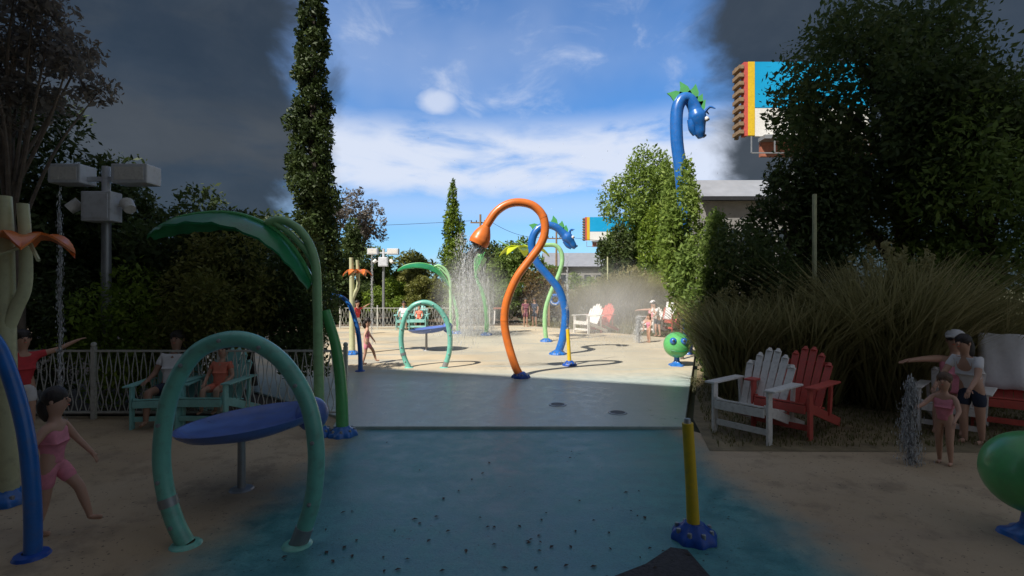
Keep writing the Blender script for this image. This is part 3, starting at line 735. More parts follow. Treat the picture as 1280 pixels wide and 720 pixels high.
# teal hoop
Y = gY(459.5); t = empty('spray_hoop', (W(533, Y), Y, 0), 'teal oval hoop arch standing in the sun beside the shade line', 'water feature', 'teal hoops')
c = crom(loc_path([(511, 459), (506.5, 450), (502.5, 436), (501.5, 420), (505, 400), (514, 384.5), (526, 378.5), (538, 379.5), (550, 388), (559, 403), (562.5, 421), (561.5, 440), (557.5, 454), (555, 460)], 533, 459.5, Y), 7)
MB().tube(c, 0.055, 16).build('hoop_tube', M['teal'], t)
mb = MB(); d = c[-1]; mb.tube([c[-1]-Vector((0, 0, .005)), c[-5], c[-9]], .059, 14); mb.build('foot_sleeve', M['steel'], t)
MB().tube([c[11]-(c[12]-c[10]).normalized()*.03, c[11]+(c[12]-c[10]).normalized()*.03], .060, 14).build('joint_band', M['steel'], t)
for i in range(6, len(c)-6, 9): MB().lathe([(.014, 0), (.014, .012), (.006, .018), (0, .018)], 8, c[i]+Vector((0, -.053, 0)), Matrix.Rotation(R(90), 3, 'X')).build('spray_nozzle', M['steel'], t)
for q in (c[0], c[-1]): MB().lathe([(.055, .02), (.09, .012), (.1, 0)], 16, (q.x, 0, 0)).build('foot_collar', M['teal'], t)
yard(t, 'teal oval hoop arch standing nearest in the shaded left yard')

# bowl table
Y = gY(438); t = empty('water_bowl', (W(533, Y), Y, 0), 'wide shallow blue bowl on a thin stem seen through the sunlit hoop', 'water feature', 'blue water bowls')
MB().tube([(0, 0, 0), (0, 0, .5)], [.035, .03], 10).build('stem', M['steel'], t)
mt = Matrix.Rotation(R(-6), 3, 'Y')
mb = MB(); mb.lathe([(0.03, -.02), (.3, .0), (.5, .055), (.56, .10), (.575, .13), (.55, .13), (.5, .085), (.3, .04), (0.001, .025)], 40, (.1, 0, .49), mt); mb.build('bowl', M['bowl'], t)
mb = MB(); mb.ell((.56, .12, .62), (.14, .14, .15), 16, 10); mb.build('spout_knob', M['bowl'], t)
MB().lathe([(.03, .02), (.09, .012), (.1, 0)], 16).build('foot_plate', M['steel'], t)
yard(t, 'wide shallow blue bowl on a thin stem seen through the nearest hoop')

# orange flower pole at the left
Y = gY(443); t = empty('flower_pole', (W(440.5, Y), Y, 0), 'cream forked pole with orange star petals at the left of the sunlit pad', 'water feature', 'orange flower poles')
k = Y/F
MB().tube(crom(loc_path([(440.5, 443), (440, 410), (440, 385), (439.5, 340), (439, 322)], 440.5, 443, Y), 4), [.075, .07, .06, .05], 14).build('pole', M['cream'], t)
MB().tube(crom(loc_path([(440.5, 374), (444, 366), (447.5, 357), (447.5, 340), (446.5, 325)], 440.5, 443, Y), 5), [.05, .045, .04], 12).build('branch', M['cream'], t)
ctr = Vector(((447-440.5)*k, 0, (443-341)*k))
for a in range(6): petal(MB(), ctr, a*math.pi/3+.2, .36, .11, .10, yscale=1).build('petal', M['orange'], t)
for s in (.9, -.4): MB().tube([ctr+Vector((.1, -.05, 0)), ctr+Vector((.34*s, -.2, -.14))], .014, 6).build('stamen', M['cream'], t)
flange(0.17, t, 'blue')
yard(t, 'cream forked pole with orange star petals at the left border of the shaded yard')
# blue curved pipe at the left
Y = gY(464); t = empty('curved_pipe', (W(450, Y), Y, 0), 'blue bent pipe in front of the girl at the edge of the sunlit pad', 'water feature', 'blue bent pipes')
c = crom(loc_path([(450.5, 464), (450.5, 448), (449.5, 430), (447, 412), (442, 394), (436, 380), (428, 372), (420, 370)], 450, 464, Y), 6)
MB().tube(c, [.048, .045, .04], 14).build('pipe', M['blue'], t)
MB().tube([c[-1], c[-1]+Vector((-.1, 0, -.01))], [.045, .075], 14).build('spout', M['blue'], t)
MB().lathe([(.05, .03), (.09, .02), (.1, 0)], 16).build('foot_collar', M['deepblue'], t)
yard(t, 'blue bent pipe in front of the girl in the shaded left yard')

# green frog ball
Y = gY(457); t = empty('frog_spout', (W(846, Y), Y, 0), 'round green frog spout with blue eyes at the right of the sunlit pad', 'water feature', 'green frog spouts')
k = Y/F
mb = MB(); mb.ell((0.0, 0, (457-431)*k), (.285, .285, .28), 28, 18); bd = mb.build('body', M['green'], t)
for (du, dy) in ((-8.5, -.22), (4, -.25)):
    e = MB(); e.ell((du*k, dy, (457-425)*k), .075, 14, 10); eo = e.build('eye', M['blue'], t)
    MB().ell((du*k-.01, dy-.06, (457-425)*k+.01), .028, 10, 8).build('pupil', M['black'], eo)
mb = MB(); mb.lathe([(0.001, .17), (.05, .17), (.06, .1), (.10, .05), (.16, .03), (.17, 0)], 28, lobes=5, amp=.12); mb.build('foot', M['blue'], t)
MB().tube([(0, 0, .1), (0, 0, .3)], .06, 12).build('neck', M['blue'], t)
MB().tube(crom([(-.2, -.2, .36), (-.08, -.268, .34), (.05, -.265, .345), (.15, -.23, .37)], 4), .012, 6).build('mouth', M['leafgreen'], t)
yard(t, 'round green frog spout with blue eyes at the right border of the shaded yard')

# camera boxes on a pole
Y = 22.9; t = empty('camera_pole', (W(479.5, Y), Y, 0), 'grey pole with twin white floodlight boxes and cabinet in front of sunlit trees', 'camera pole', 'camera and floodlight poles')
k = Y/F; z = lambda v: CH-(v-360)*k
MB().tube([(0, 0, -.05), (0, 0, z(333))], [.07, .06], 12).build('pole', M['steel'], t)
MB().tube([(0, 0, z(335)), (0, 0, z(311))], .055, 10).build('mast', M['whitebox'], t)
for u0, u1 in ((-19.5, -7), (5, 19)):
    b = MB(); b.box(((u0+u1)/2*k, 0, z(314.5)), ((u1-u0)*k, .3, 7.5*k)); bo = b.build('light_box', M['whitebox'], t, smooth=False, bevel=.015)
    MB().box(((u0+u1)/2*k, -.153, z(314.5)), ((u1-u0)*k*.8, .006, 5*k)).build('lens', M['white'], bo, smooth=False)
MB().bar((-9*k, 0, z(316)), (7*k, 0, z(316)), .06).build('crossbar', M['whitebox'], t, smooth=False)
b = MB(); b.box((.5*k, -.1, z(327.5)), (11.5*k, .22, 11.5*k)); bo = b.build('cabinet', M['whitebox'], t, smooth=False, bevel=.012)
MB().box((.5*k, -.215, z(327.5)), (9.5*k, .01, 9.5*k)).build('door', M['whitebox'], bo, smooth=False, bevel=.004)
for s in (-1, 1):
    mb = MB(); mb.bar((s*5*k, -.05, z(327)), (s*9.5*k, -.1, z(326)), .035); mb.tube([(s*9*k, -.05, z(325.5)), (s*12*k, -.12, z(328.5))], [.09, .075], 12); mb.build('camera', M['white'], t)
yard(t, 'grey pole with twin white floodlight boxes and cabinet in the shaded left yard')

# railing
def railing(label, x0, x1, y, h, n_panels, pitch, z=0.0):
    t = empty('metal_railing', ((x0+x1)/2, y, z), label, 'railing', 'ornamental railings'); w = (x1-x0)/n_panels; xs = -(x1-x0)/2
    for i in range(n_panels+1):
        mb = MB(); mb.box((xs+i*w, 0, h*.52), (.05, .05, h*1.04)); mb.ell((xs+i*w, 0, h*1.07), .035, 8, 6); mb.build('post', M['iron'], t)
    for i in range(n_panels):
        a = xs+i*w+.027; b = xs+(i+1)*w-.027
        mb = MB(); mb.box(((a+b)/2, 0, h*.98), (b-a, .035, .025)); mb.box(((a+b)/2, 0, h*.1), (b-a, .035, .025)); mb.build('rail', M['iron'], t, smooth=False)
        mb = MB(); n = max(2, int((b-a)/pitch))
        for j in range(n):
            x = a+(j+.5)*(b-a)/n; q = pitch*.36
            for s in (-1, 1):
                mb.tube(crom([(x+s*q*.3, 0, h*.115), (x+s*q, 0, h*.25), (x+s*q*.15, 0, h*.42), (x+s*q*.95, 0, h*.65), (x+s*q*.1, 0, h*.965)], 3), .0065*(1 if pitch < .2 else 2), 5)
        mb.build('scroll_pickets', M['iron'], t)
    return t
railing('pale ornamental railing in front of the sunlit bushes behind the hoop', W(425, 20.8), W(612, 20.8), 20.8, .88, 4, .15)
railing('ornamental railing across the shaded left yard behind the nearest hoop', W(-40, 6.6), W(432, 6.6), 6.6, .92, 3, .115, SLAB)

# adirondack chairs
def slat(mb, a, b, w, th, up=(0, 0, 1)): mb.bar(a, b, w, th, up)
def adirondack(label, loc, rz, m, z=0.0, pre=None):
    t = empty('lounge_chair', loc, label, 'chair', 'slatted garden lounge chairs', rz)
    mm = M[m]
    mb = MB()
    for i in range(6):
        f = i/5; y = -.42+f*.52; zz = .42-f*.12
        mb.box((0, y, zz), (.58, .085, .022), Matrix.Rotation(R(-13), 3, 'X'))
    mb.build('seat', mm, t, smooth=False, bevel=.004)
    mb = MB()
    tops = [.82, .93, 1.0, 1.0, .93, .82]
    for i in range(6):
        x = (i-2.5)*.088; xt = (i-2.5)*.105
        L = tops[i]; y0, z0 = .10, .30; dy, dz = math.sin(R(27)), math.cos(R(27))
        Ln = (L-z0)/dz
        a = Vector((x, y0, z0)); b = Vector((xt, y0+dy*Ln*.97, z0+dz*Ln*.97)); mb.bar(a, b, .084, .02, up=(0, -1, .4))
        mb.tube([b-Vector((0, dy*.02, dz*.02)), b+Vector((0, dy*.03, dz*.03))], [.04, .02], 10)
    for zz in (.45, .8):
        y = .10+(zz-.3)*math.tan(R(27))+.025; mb.box((0, y, zz), (.52, .03, .06))
    mb.build('backrest', mm, t, smooth=False)
    for s in (-1, 1):
        mb = MB(); mb.box((s*.36, -.10, .62), (.13, .74, .024)); mb.build('armrest', mm, t, smooth=False, bevel=.006)
        mb = MB(); mb.box((s*.33, -.40, .303), (.03, .10, .606)); mb.build('leg', mm, t, smooth=False, bevel=.004)
        mb = MB(); mb.bar((s*.295, -.44, .40), (s*.295, .58, .05), .03, .11); mb.build('stringer', mm, t, smooth=False, bevel=.004)
        mb = MB(); mb.bar((s*.33, .22, .61), (s*.31, .22, .20), .03, .07, up=(0, 1, 0)); mb.build('back_support', mm, t, smooth=False)
    mb = MB(); mb.box((0, -.455, .36), (.60, .022, .10)); mb.box((0, -.40, .14), (.62, .025, .07)); mb.build('front_apron', mm, t, smooth=False, bevel=.004)
    return t
def chair(label, u, v, rz, m, scale=1.08, near=None):
    Y = gY(v); t = adirondack(label, (W(u, Y), Y, 0), R(rz), m); t.scale = (scale,)*3
    if near: yard(t, near).scale = (scale*.9,)*3
    return t
chair('white slatted lounge chair in the sun beside the red one', 737, 416, -52, 'white', near='white slatted lounge chair beside the red one on the shaded lawn')
chair('red slatted lounge chair in the sun beside the white one', 752, 414.5, -52, 'red', near='red slatted lounge chair beside the white one on the shaded lawn')
cr = chair('red slatted lounge chair with white towel at the right of the sunlit lawn', 835, 413.5, -40, 'red', near='red slatted lounge chair with white towel at the right border of the frame')
for nm, c in (('sunlit', cr), ('shaded', [o for o in bpy.data.objects if o.get('label', '').startswith('red slatted lounge chair with white towel at the right border')][0])):
    mb = MB(); pts = []
    # towel hung over the backrest
    base = [Vector((0, .12, .42)), Vector((0, .22, .62)), Vector((0, .33, .86)), Vector((0, .41, 1.03)), Vector((0, .47, 1.02)), Vector((0, .46, .85)), Vector((0, .44, .66))]
    pr = crom(base, 3); vs = []
    for i, p in enumerate(pr):
        for j in range(7):
            x = (j-3)*.07; vs.append((x, p.y-.035+.012*math.sin(j*2.1+i*.5), p.z+.006*math.sin(j*1.7)))
    fs = [(i*7+j, i*7+j+1, (i+1)*7+j+1, (i+1)*7+j) for i in range(len(pr)-1) for j in range(6)]
    mb.add(vs, fs); o = mb.build('towel', M['whitecloth'])
    sd = o.modifiers.new('Solidify', 'SOLIDIFY'); sd.thickness = .012
    o.matrix_world = Matrix.Translation(c.location) @ Matrix.Rotation(c.rotation_euler.z, 4, 'Z') @ Matrix.Scale(1.08, 4)
    tag(o, 'white towel hung over the %s red chair at the right' % nm, 'towel', 'white towels on red chairs')
ca = chair('aqua slatted lounge chair holding a child, seen through the sunlit hoop', 524, 411.5, 0, 'aqua', 1.0, near='aqua slatted lounge chair holding a child, seen through the shaded nearest hoop')
cb = chair('aqua slatted lounge chair left of the child, by the sunlit railing', 505, 411.5, 12, 'aqua', .95, near='aqua slatted lounge chair left of the child, by the shaded railing')
cw = chair('white slatted lounge chair under the woman in the sun', 815, 415, -48, 'white', .95, near='white slatted lounge chair under the woman with outstretched arm in the shade')

# high table with orange top
Y = gY(405); t = empty('high_table', (W(624, Y), Y, 0), 'high table with rust orange top left of the orange pipe foot', 'table')
MB().box((0, 0, .74), (.62, .5, .06)).build('tabletop', M['rust'], t, smooth=False, bevel=.01)
for sx in (-.2, .2):
    for sy in (-.17, .17): MB().bar((sx*1.2, sy*1.2, 0), (sx, sy, .71), .05).build('leg', M['white'], t, smooth=False)

for lb, u, v in (('round floor drain on the shaded slab left of centre', 697, 506), ('round floor drain on the shaded slab nearer the right edge', 772, 516)):
    Y = gY(v); t = empty('floor_drain', (W(u, Y), Y, 0.002), lb, 'drain', 'floor drains')
    MB().lathe([(0.001, .004), (.10, .004), (.105, -.01)], 24).build('grate', M['black'], t)
    MB().lathe([(.10, .0), (.10, .007), (.125, .006), (.13, -.002)], 24).build('rim', M['steel'], t)
# ------------------------------------------------------------------ people
def skinned(name, verts, edges, rad, m, parent, sub=2, root=0):
    me = bpy.data.meshes.new(name); me.from_pydata([tuple(v) for v in verts], edges, []); me.update()
    o = bpy.data.objects.new('tmp', me); COL.objects.link(o)
    sk = o.modifiers.new('Skin', 'SKIN'); sk.use_smooth_shade = True
    for i, d in enumerate(me.skin_vertices[0].data):
        r = rad[i]; d.radius = r if isinstance(r, tuple) else (r, r); d.use_root = (i == root)
    ss = o.modifiers.new('Sub', 'SUBSURF'); ss.levels = sub; ss.render_levels = sub
    dg = bpy.context.evaluated_depsgraph_get(); dg.update()
    m2 = bpy.data.meshes.new_from_object(o.evaluated_get(dg)); m2.name = name
    bpy.data.objects.remove(o)
    p = bpy.data.objects.new(name, m2); COL.objects.link(p); m2.materials.clear(); m2.materials.append(m)
    m2.polygons.foreach_set('use_smooth', [True]*len(m2.polygons))
    if parent: p.parent = parent
    return p
def person(label, loc, H, rz, arms, legs, top, skin='skin', hair='hair', bottom=None, seat=None, lean=0.0, headk=1.0, longhair=True, sleeves=None, glasses=False, group=None, cap=None):
    t = empty('person', loc, label, 'person', group, rz)
    n = lambda v: Vector(v).normalized()
    V = []; E = []; Rr = []
    def av(p, r, par=None):
        V.append(Vector(p)); Rr.append(r)
        if par is not None: E.append((par, len(V)-1))
        return len(V)-1
    ph = .53*H if seat is None else seat+.05*H
    up = n((0, lean, 1))     # lean<0 : forwards
    pel = av((0, 0, ph), (.075*H, .062*H)); spn = av(Vector((0, 0, ph))+up*.10*H, (.068*H, .055*H), pel)
    chs = av(Vector((0, 0, ph))+up*.21*H, (.075*H, .06*H), spn); nk = av(Vector((0, 0, ph))+up*.295*H, .033*H, chs)
    hb = av(V[nk]+up*.035*H, .034*H, nk)
    hc = V[nk]+up*(.035*H+.055*H*headk)
    h1 = av(V[nk]+up*.055*H*headk+Vector((0, -.008*H, .02*H)), (.048*H*headk, .056*H*headk), hb)
    h2 = av(V[h1]+up*.05*H*headk, (.052*H*headk, .06*H*headk), h1); h3 = av(V[h2]+up*.045*H*headk, (.036*H*headk, .042*H*headk), h2)
    J = {'pel': V[pel], 'chs': V[chs], 'nk': V[nk]}
    for s, (ua, fa, ha) in zip((-1, 1), arms):
        sh = av(V[chs]+up*.045*H+Vector((s*.095*H, 0, 0)), .036*H, chs)
        el = av(V[sh]+n(ua)*.165*H, .025*H, sh); wr = av(V[el]+n(fa)*.145*H, .0175*H, el)
        hd = n(ha); side = hd.cross(Vector((0, 0, 1)));
        side = side.normalized() if side.length > .1 else Vector((0, 1, 0)); nor = side.cross(hd)
        pm = av(V[wr]+hd*.035*H, (.020*H, .012*H), wr)
        J['sh%d' % s] = V[sh]; J['el%d' % s] = V[el]; J['wr%d' % s] = V[wr]
        for f, (o, L) in enumerate(((-.016, .034), (-.006, .042), (.005, .045), (.015, .038))):
            a = av(V[pm]+hd*.018*H+side*o*H, .0048*H, pm); b = av(V[a]+(hd+nor*-.15)*L*.55*H, .0045*H, a); av(V[b]+(hd+nor*-.5)*L*.45*H, .0036*H, b)
        a = av(V[pm]-hd*.012*H-side*.022*H, .0058*H, pm); av(V[a]+(hd*.8-side*.5)*.03*H, .0045*H, a)
    for s, (th, sh_, ft) in zip((-1, 1), legs):
        hp = av(V[pel]+Vector((s*.05*H, 0, -.035*H)), .055*H, pel)
        kn = av(V[hp]+n(th)*.235*H, .037*H, hp); mid = av(V[kn]+n(sh_)*.09*H, .034*H, kn); ak = av(V[kn]+n(sh_)*.225*H, .021*H, mid)
        he = av(V[ak]+Vector((0, 0, -.025*H)), .021*H, ak); toe = av(V[he]+n(ft)*.085*H, (.022*H, .014*H), he)
        J['hp%d' % s] = V[hp]; J['kn%d' % s] = V[kn]; J['ak%d' % s] = V[ak]
    dz = 0
    if seat is None:
        dz = -min(v.z for v in V)+.016*H
        for v in V: v.z += dz
    bo = skinned('body', V, E, Rr, M[skin], t, 2, pel)
    hcx = V[h2]
    fy = -.058*H*headk
    mb = MB(); mb.ell(hcx+Vector((0, fy, -.012*H)), (.009*H, .014*H, .016*H), 8, 6)
    for s in (-1, 1): mb.ell(hcx+Vector((s*.052*H*headk, .005*H, -.01*H)), (.008*H, .014*H, .02*H), 8, 6)
    # join nose and ears into the body mesh
    import bmesh
    bm = bmesh.new(); bm.from_mesh(bo.data)
    tmp = bpy.data.meshes.new('t'); tmp.from_pydata(mb.v, [], mb.f); bm.from_mesh(tmp); bm.to_mesh(bo.data); bm.free()
    bo.data.polygons.foreach_set('use_smooth', [True]*len(bo.data.polygons))
    if glasses:
        mb = MB()
        for s in (-1, 1): mb.ell(hcx+Vector((s*.022*H, fy*1.02, .006*H)), (.018*H, .006*H, .013*H), 10, 6)
        mb.bar(hcx+Vector((-.05*H, fy*.9, .01*H)), hcx+Vector((.05*H, fy*.9, .01*H)), .004*H); mb.build('sunglasses', M['black'], t)
    else:
        for s in (-1, 1): MB().ell(hcx+Vector((s*.021*H*headk, fy*.97, .004*H)), (.008*H, .005*H, .006*H), 8, 6).build('eye', M['black'], t)
    MB().ell(hcx+Vector((0, fy*.98, -.036*H*headk)), (.014*H, .005*H, .004*H), 8, 6).build('mouth', M['coral'], t)
    # hair
    mb = MB(); mb.ell(hcx+Vector((0, .014*H*headk, .018*H*headk)), (.061*H*headk, .064*H*headk, .062*H*headk), 18, 12, wob=.06)
    if longhair:
        p0 = hcx+Vector((0, .05*H, .02*H)); mb.tube(crom([p0, p0+Vector((0, .025*H, -.06*H)), p0+Vector((0.005*H, .02*H, -.13*H)), p0+Vector((0, .012*H, -.18*H))], 4), [.04*H, .05*H, .045*H, .015*H], 12)
    mb.build('hair', M[hair], t)
    if cap:
        mb = MB(); mb.ell(hcx+Vector((0, .01*H, .035*H)), (.066*H, .07*H, .05*H), 16, 8); mb.box(hcx+Vector((0, -.075*H, .03*H)), (.09*H, .07*H, .008*H)); mb.build('cap', M[cap], t)
    # clothes: shells a little fuller than the body
    g = .011*H
    cv = [V[pel]+Vector((0, 0, -.02*H)), V[pel]+up*.06*H, V[spn]+up*.03*H, V[chs], V[chs]+up*.05*H]
    cr_ = [(.082*H, .07*H), (.08*H, .068*H), (.073*H+g*.4, .06*H+g*.4), (.084*H, .07*H), (.06*H, .045*H)]
    ce = [(0, 1), (1, 2), (2, 3), (3, 4)]
    for s in (-1, 1):
        cv.append(J['sh%d' % s]+Vector((0, 0, .002*H))); cr_.append(.043*H); ce.append((3, len(cv)-1))
        if sleeves:
            q = J['sh%d' % s].lerp(J['el%d' % s], sleeves); cv.append(q); cr_.append(.036*H); ce.append((len(cv)-2, len(cv)-1))
    skinned('top', cv, ce, cr_, M[top], t, 2, 1)
    if bottom:
        cv = [V[pel]+Vector((0, 0, .02*H)), V[pel]+Vector((0, 0, -.02*H))]; cr_ = [(.083*H, .072*H), (.085*H, .074*H)]; ce = [(0, 1)]
        for s in (-1, 1):
            cv.append(J['hp%d' % s]); cr_.append(.064*H); ce.append((1, len(cv)-1)); cv.append(J['hp%d' % s].lerp(J['kn%d' % s], .75)); cr_.append(.05*H); ce.append((len(cv)-2, len(cv)-1))
        skinned('shorts', cv, ce, cr_, M[bottom], t, 2, 0)
    return t
DN = (0, 0, -1)
# walking girl (faces away to the right)
Y = gY(455)
g = person('small dark haired girl in pink swimsuit walking on the sunlit pad', (W(458, Y), Y, 0), .97, R(105),
           [((-.5, .35, -.8), (-.5, -.3, -.8), (-.3, -.5, -.8)), ((.35, -.4, -.9), (.1, -.6, -.8), (0, -.5, -.8))],
           [((0.05, .1, -1), (0, .22, -1), (0, -1, -.05)), ((0, -.62, -.8), (0, -.30, -1), (0, -1, -.1))], 'pink', 'skin', headk=1.22, bottom='pink', lean=-.06, group='girls in pink swimsuits walking')
yard(g, 'small dark haired girl in pink swimsuit walking in the shaded left yard')
# person in red behind, reaching out
Y = 18.2
p = person('person in red top and white shorts standing behind the walking girl', (W(446.5, Y), Y, 0), 1.2, R(60),
           [((-.3, -.2, -.9), (-.1, -.5, -.7), (0, -.4, -.9)), ((.9, -.2, .25), (.9, -.2, .5), (.9, -.1, .4))],
           [((0, .1, -1), (0, .1, -1), (0, -1, 0)), ((0, -.15, -1), (0, .05, -1), (0, -1, 0))], 'redcloth', 'skin', bottom='whitecloth', sleeves=.55, headk=1.1, group='people in red tops')
yard(p, 'person in red top and white shorts at the left border of the shaded yard')
# child on the aqua chair
SIT = [((-.12, -1, .05), (0, -.15, -1), (0, -1, -.1)), ((.12, -1, .05), (0, -.1, -1), (0, -1, -.1))]
l = ca.location
p = person('child in coral shirt sitting on the aqua chair in the sun', (l.x, l.y-.05, 0), 1.05, R(4),
           [((-.35, -.3, -.9), (.2, -.8, -.4), (.2, -.8, -.2)), ((.35, -.3, -.9), (-.2, -.8, -.4), (-.2, -.8, -.2))], SIT, 'coral', 'skin', bottom='coral', seat=.42, lean=.25, sleeves=.5, headk=1.2, longhair=False, group='children in coral shirts')
yard(p, 'child in coral shirt sitting on the aqua chair in the shade', dy=.034)
l = cb.location
p = person('adult in white top and dark shorts sitting left of the child in the sun', (l.x, l.y-.05, 0), 1.45, R(10),
           [((-.3, -.35, -.9), (.1, -.9, -.2), (0, -.9, -.2)), ((.3, -.35, -.9), (-.1, -.9, -.2), (0, -.9, -.2))], SIT, 'whitecloth', 'skindark', bottom='navy', seat=.40, lean=.28, sleeves=.6, group='adults in white tops beside the child')
yard(p, 'adult in white top and dark shorts sitting left of the child in the shade', dy=.034)
# two people by the bushes
Y = 21.9
person('person in plum dress standing on the lawn edge left of the flower pipe', (W(657, Y), Y, 0), 1.24, R(15),
       [((-.3, -.1, -1), (.1, -.3, -1), DN), ((.3, -.1, -1), (-.1, -.3, -1), DN)], [((0, 0, -1), (0, .05, -1), (-.3, -1, 0)), ((0, -.05, -1), (0, .05, -1), (.3, -1, 0))], 'plum', 'skindark', bottom='plum', sleeves=.5)
person('person in dark clothes standing right of the one in plum', (W(668.5, Y), Y+.2, 0), 1.24, R(-25),
       [((-.3, -.1, -1), (.4, -.6, -.3), (.4, -.5, .1)), ((.3, -.1, -1), (-.1, -.3, -1), DN)], [((0, -.2, -1), (0, .1, -1), (-.3, -1, 0)), ((0, .1, -1), (0, .1, -1), (.3, -1, 0))], 'navy', 'skindark', bottom='navy', sleeves=.6)
# woman with outstretched arm
l = cw.location
p = person('woman with sunglasses on a white chair stretching her arm in the sun', (l.x, l.y, 0), 1.5, R(-48),
           [((-.5, -.85, .0), (-.5, -.85, -.05), (-.5, -.8, -.1)), ((.35, -.4, -.8), (-.1, -.9, -.3), (0, -.9, -.2))], SIT, 'pink', 'skin', seat=.40, lean=.1, glasses=True, hair='hairfair', cap='whitecloth', group='women stretching an arm')
yard(p, 'woman with sunglasses on a white chair stretching her arm in the shade')
Y = gY(428)
p = person('child in pink swimsuit standing by the white water jet in the sun', (W(811, Y), Y, 0), .84, R(-55),
           [((-.4, -.6, -.6), (-.2, -.9, -.2), (0, -.9, -.2)), ((.35, -.4, -.9), (-.1, -.7, -.6), (0, -.6, -.7))], [((0, .0, -1), (0, .12, -1), (0, -1, 0)), ((.05, -.2, -1), (.02, .1, -1), (0, -1, 0))], 'pink', 'skin', headk=1.25, bottom=None, hair='hairfair', group='children in pink swimsuits by the jet')
yard(p, 'child in pink swimsuit standing by the white water jet in the shade')
Y = 17.6
p = person('person in white shirt and navy shorts bending behind the woman in the sun', (W(822, Y), Y, 0), 1.22, R(-70),
           [((-.2, -.5, -.8), (0, -.7, -.6), (0, -.6, -.7)), ((.2, -.5, -.8), (0, -.7, -.6), (0, -.6, -.7))], [((0, -.15, -1), (0, .12, -1), (0, -1, 0)), ((0, .1, -1), (0, .12, -1), (0, -1, 0))], 'whitecloth', 'skin', bottom='navy', sleeves=.6, lean=-.35, group='people in white shirts bending')
yard(p, 'person in white shirt and navy shorts bending behind the woman in the shade')

# ------------------------------------------------------------------ water
def drops(name, label, P, size, length, m='water', vel=None, cat='water'):
    # small elongated drops (thin double pyramids)
    P = np.asarray(P, float); n = len(P)
    vel = np.tile([0, 0, -1.0], (n, 1)) if vel is None else np.asarray(vel, float)
    vel = vel/np.linalg.norm(vel, axis=1)[:, None]
    s = size*rng.uniform(.5, 1.4, n); L = length*rng.uniform(.4, 1.6, n)
    ref = np.tile([1.0, 0.2, 0.1], (n, 1)); a = np.cross(vel, ref); a /= np.linalg.norm(a, axis=1)[:, None]; b = np.cross(vel, a)
    V = np.stack([P-vel*(L/2)[:, None], P+a*s[:, None], P+b*s[:, None], P-a*s[:, None], P-b*s[:, None], P+vel*(L/2)[:, None]], 1)
    f = np.array([[0, 1, 2, 2], [0, 2, 3, 3], [0, 3, 4, 4], [0, 4, 1, 1]])
    # use quads 0-1-5-2 style so every face is a quad
    q = np.array([[0, 1, 5, 2], [0, 2, 5, 3], [0, 3, 5, 4], [0, 4, 5, 1]])
    Fc = (np.arange(n)[:, None, None]*6+q[None]).reshape(-1, 4)
    return tag(npmesh(name, V.reshape(-1, 3), Fc, M[m]), label, cat, kind='stuff')
# shower under the orange head
n = 1500; tt = rng.random(n)**.9
a = rng.uniform(0, 2*np.pi, n); rr = np.sqrt(rng.random(n))
o = np.array(SH_E); v0 = np.stack([-.75+.42*rr*np.cos(a), 1.6+1.1*rr*np.sin(a), -1.6+.3*rng.normal(size=n)], 1)
T = tt*.48
P = o+v0*T[:, None]+np.stack([.15*rr*np.cos(a), .12*rr*np.sin(a), 0*T], 1); P[:, 2] -= 4.9*T*T
vv = v0.copy(); vv[:, 2] -= 9.8*T; k = P[:, 2] > 0.01
drops('shower_spray', 'fine shower spray falling from the orange shower head', P[k], .0034, .10, vel=vv[k])
# water curtain around the leaf cup pipe
n = 1900; Yc = gY(419)
strands = [(random.uniform(574, 616), random.uniform(-.8, .6), random.uniform(322, 352)) for _ in range(26)]
idx = rng.integers(0, 26, n); S = np.array(strands)[idx]
yy = Yc+S[:, 1]; zt = CH-(S[:, 2]-360)*yy/F; z = zt*rng.random(n)
P = np.stack([(S[:, 0]-640)*yy/F+rng.normal(size=n)*.018*(1+2*(1-z/zt)), yy+rng.normal(size=n)*.03, z], 1)
drops('water_curtain', 'white strands of water falling round the leaf cup pipe', P, .006, .24)
n = 1500; P = np.stack([rng.normal(size=n)*.75+W(592, Yc), Yc+rng.normal(size=n)*.5, np.abs(rng.normal(size=n))*.16], 1)
drops('splash_drops', 'splash of drops where the water curtain hits the pad', P, .010, .03)
# plume behind the shower head
n = 900; q = rng.random(n); P = np.stack([W(578, 16.5)+rng.normal(size=n)*(.10+.30*(1-q)), 16.5+rng.normal(size=n)*.3, .6+q*2.9], 1)
drops('spray_plume', 'loose plume of rising spray left of the orange shower head', P, .008, .07)
def jet(label, x, y, h, r, n, z0=0.0):
    n = int(n*1.3); q = rng.random(n)**.9; fall = rng.random(n) < .45
    ww = r*np.where(fall, 1.0+.9*(1-q), .25+.55*q); wv = r*.5*np.sin(q*h*9+1.3)
    P = np.stack([x+rng.normal(size=n)*ww+wv, y+rng.normal(size=n)*ww, z0+q*h*np.where(fall, .93, 1)*(1+.05*rng.normal(size=n))], 1); P[:, 2] = np.maximum(P[:, 2], z0+.005)
    o = drops('water_jet', label, P, .06*r+.0028, .035, 'jet'); return o
jet('thin tall water jet left of the sunlit hoop', W(465, 15), 15, 2.75, .017, 1500)
jet('thin tall water jet in the shaded left yard left of the hoop', W(75, 4.75), 4.75, 2.55, .011, 1600, SLAB)
jet('short white water jet beside the child in the sun', W(798, 15.4), 15.4, .82, .045, 2600)
jet('short white water jet beside the child in the shade', W(1137, 4.9), 4.9, .8, .026, 4200, SLAB)
jet('thin jet rising from the sunlit yellow post past the dragon neck', W(709, gY(457)), gY(457), 1.55, .014, 420, .82)
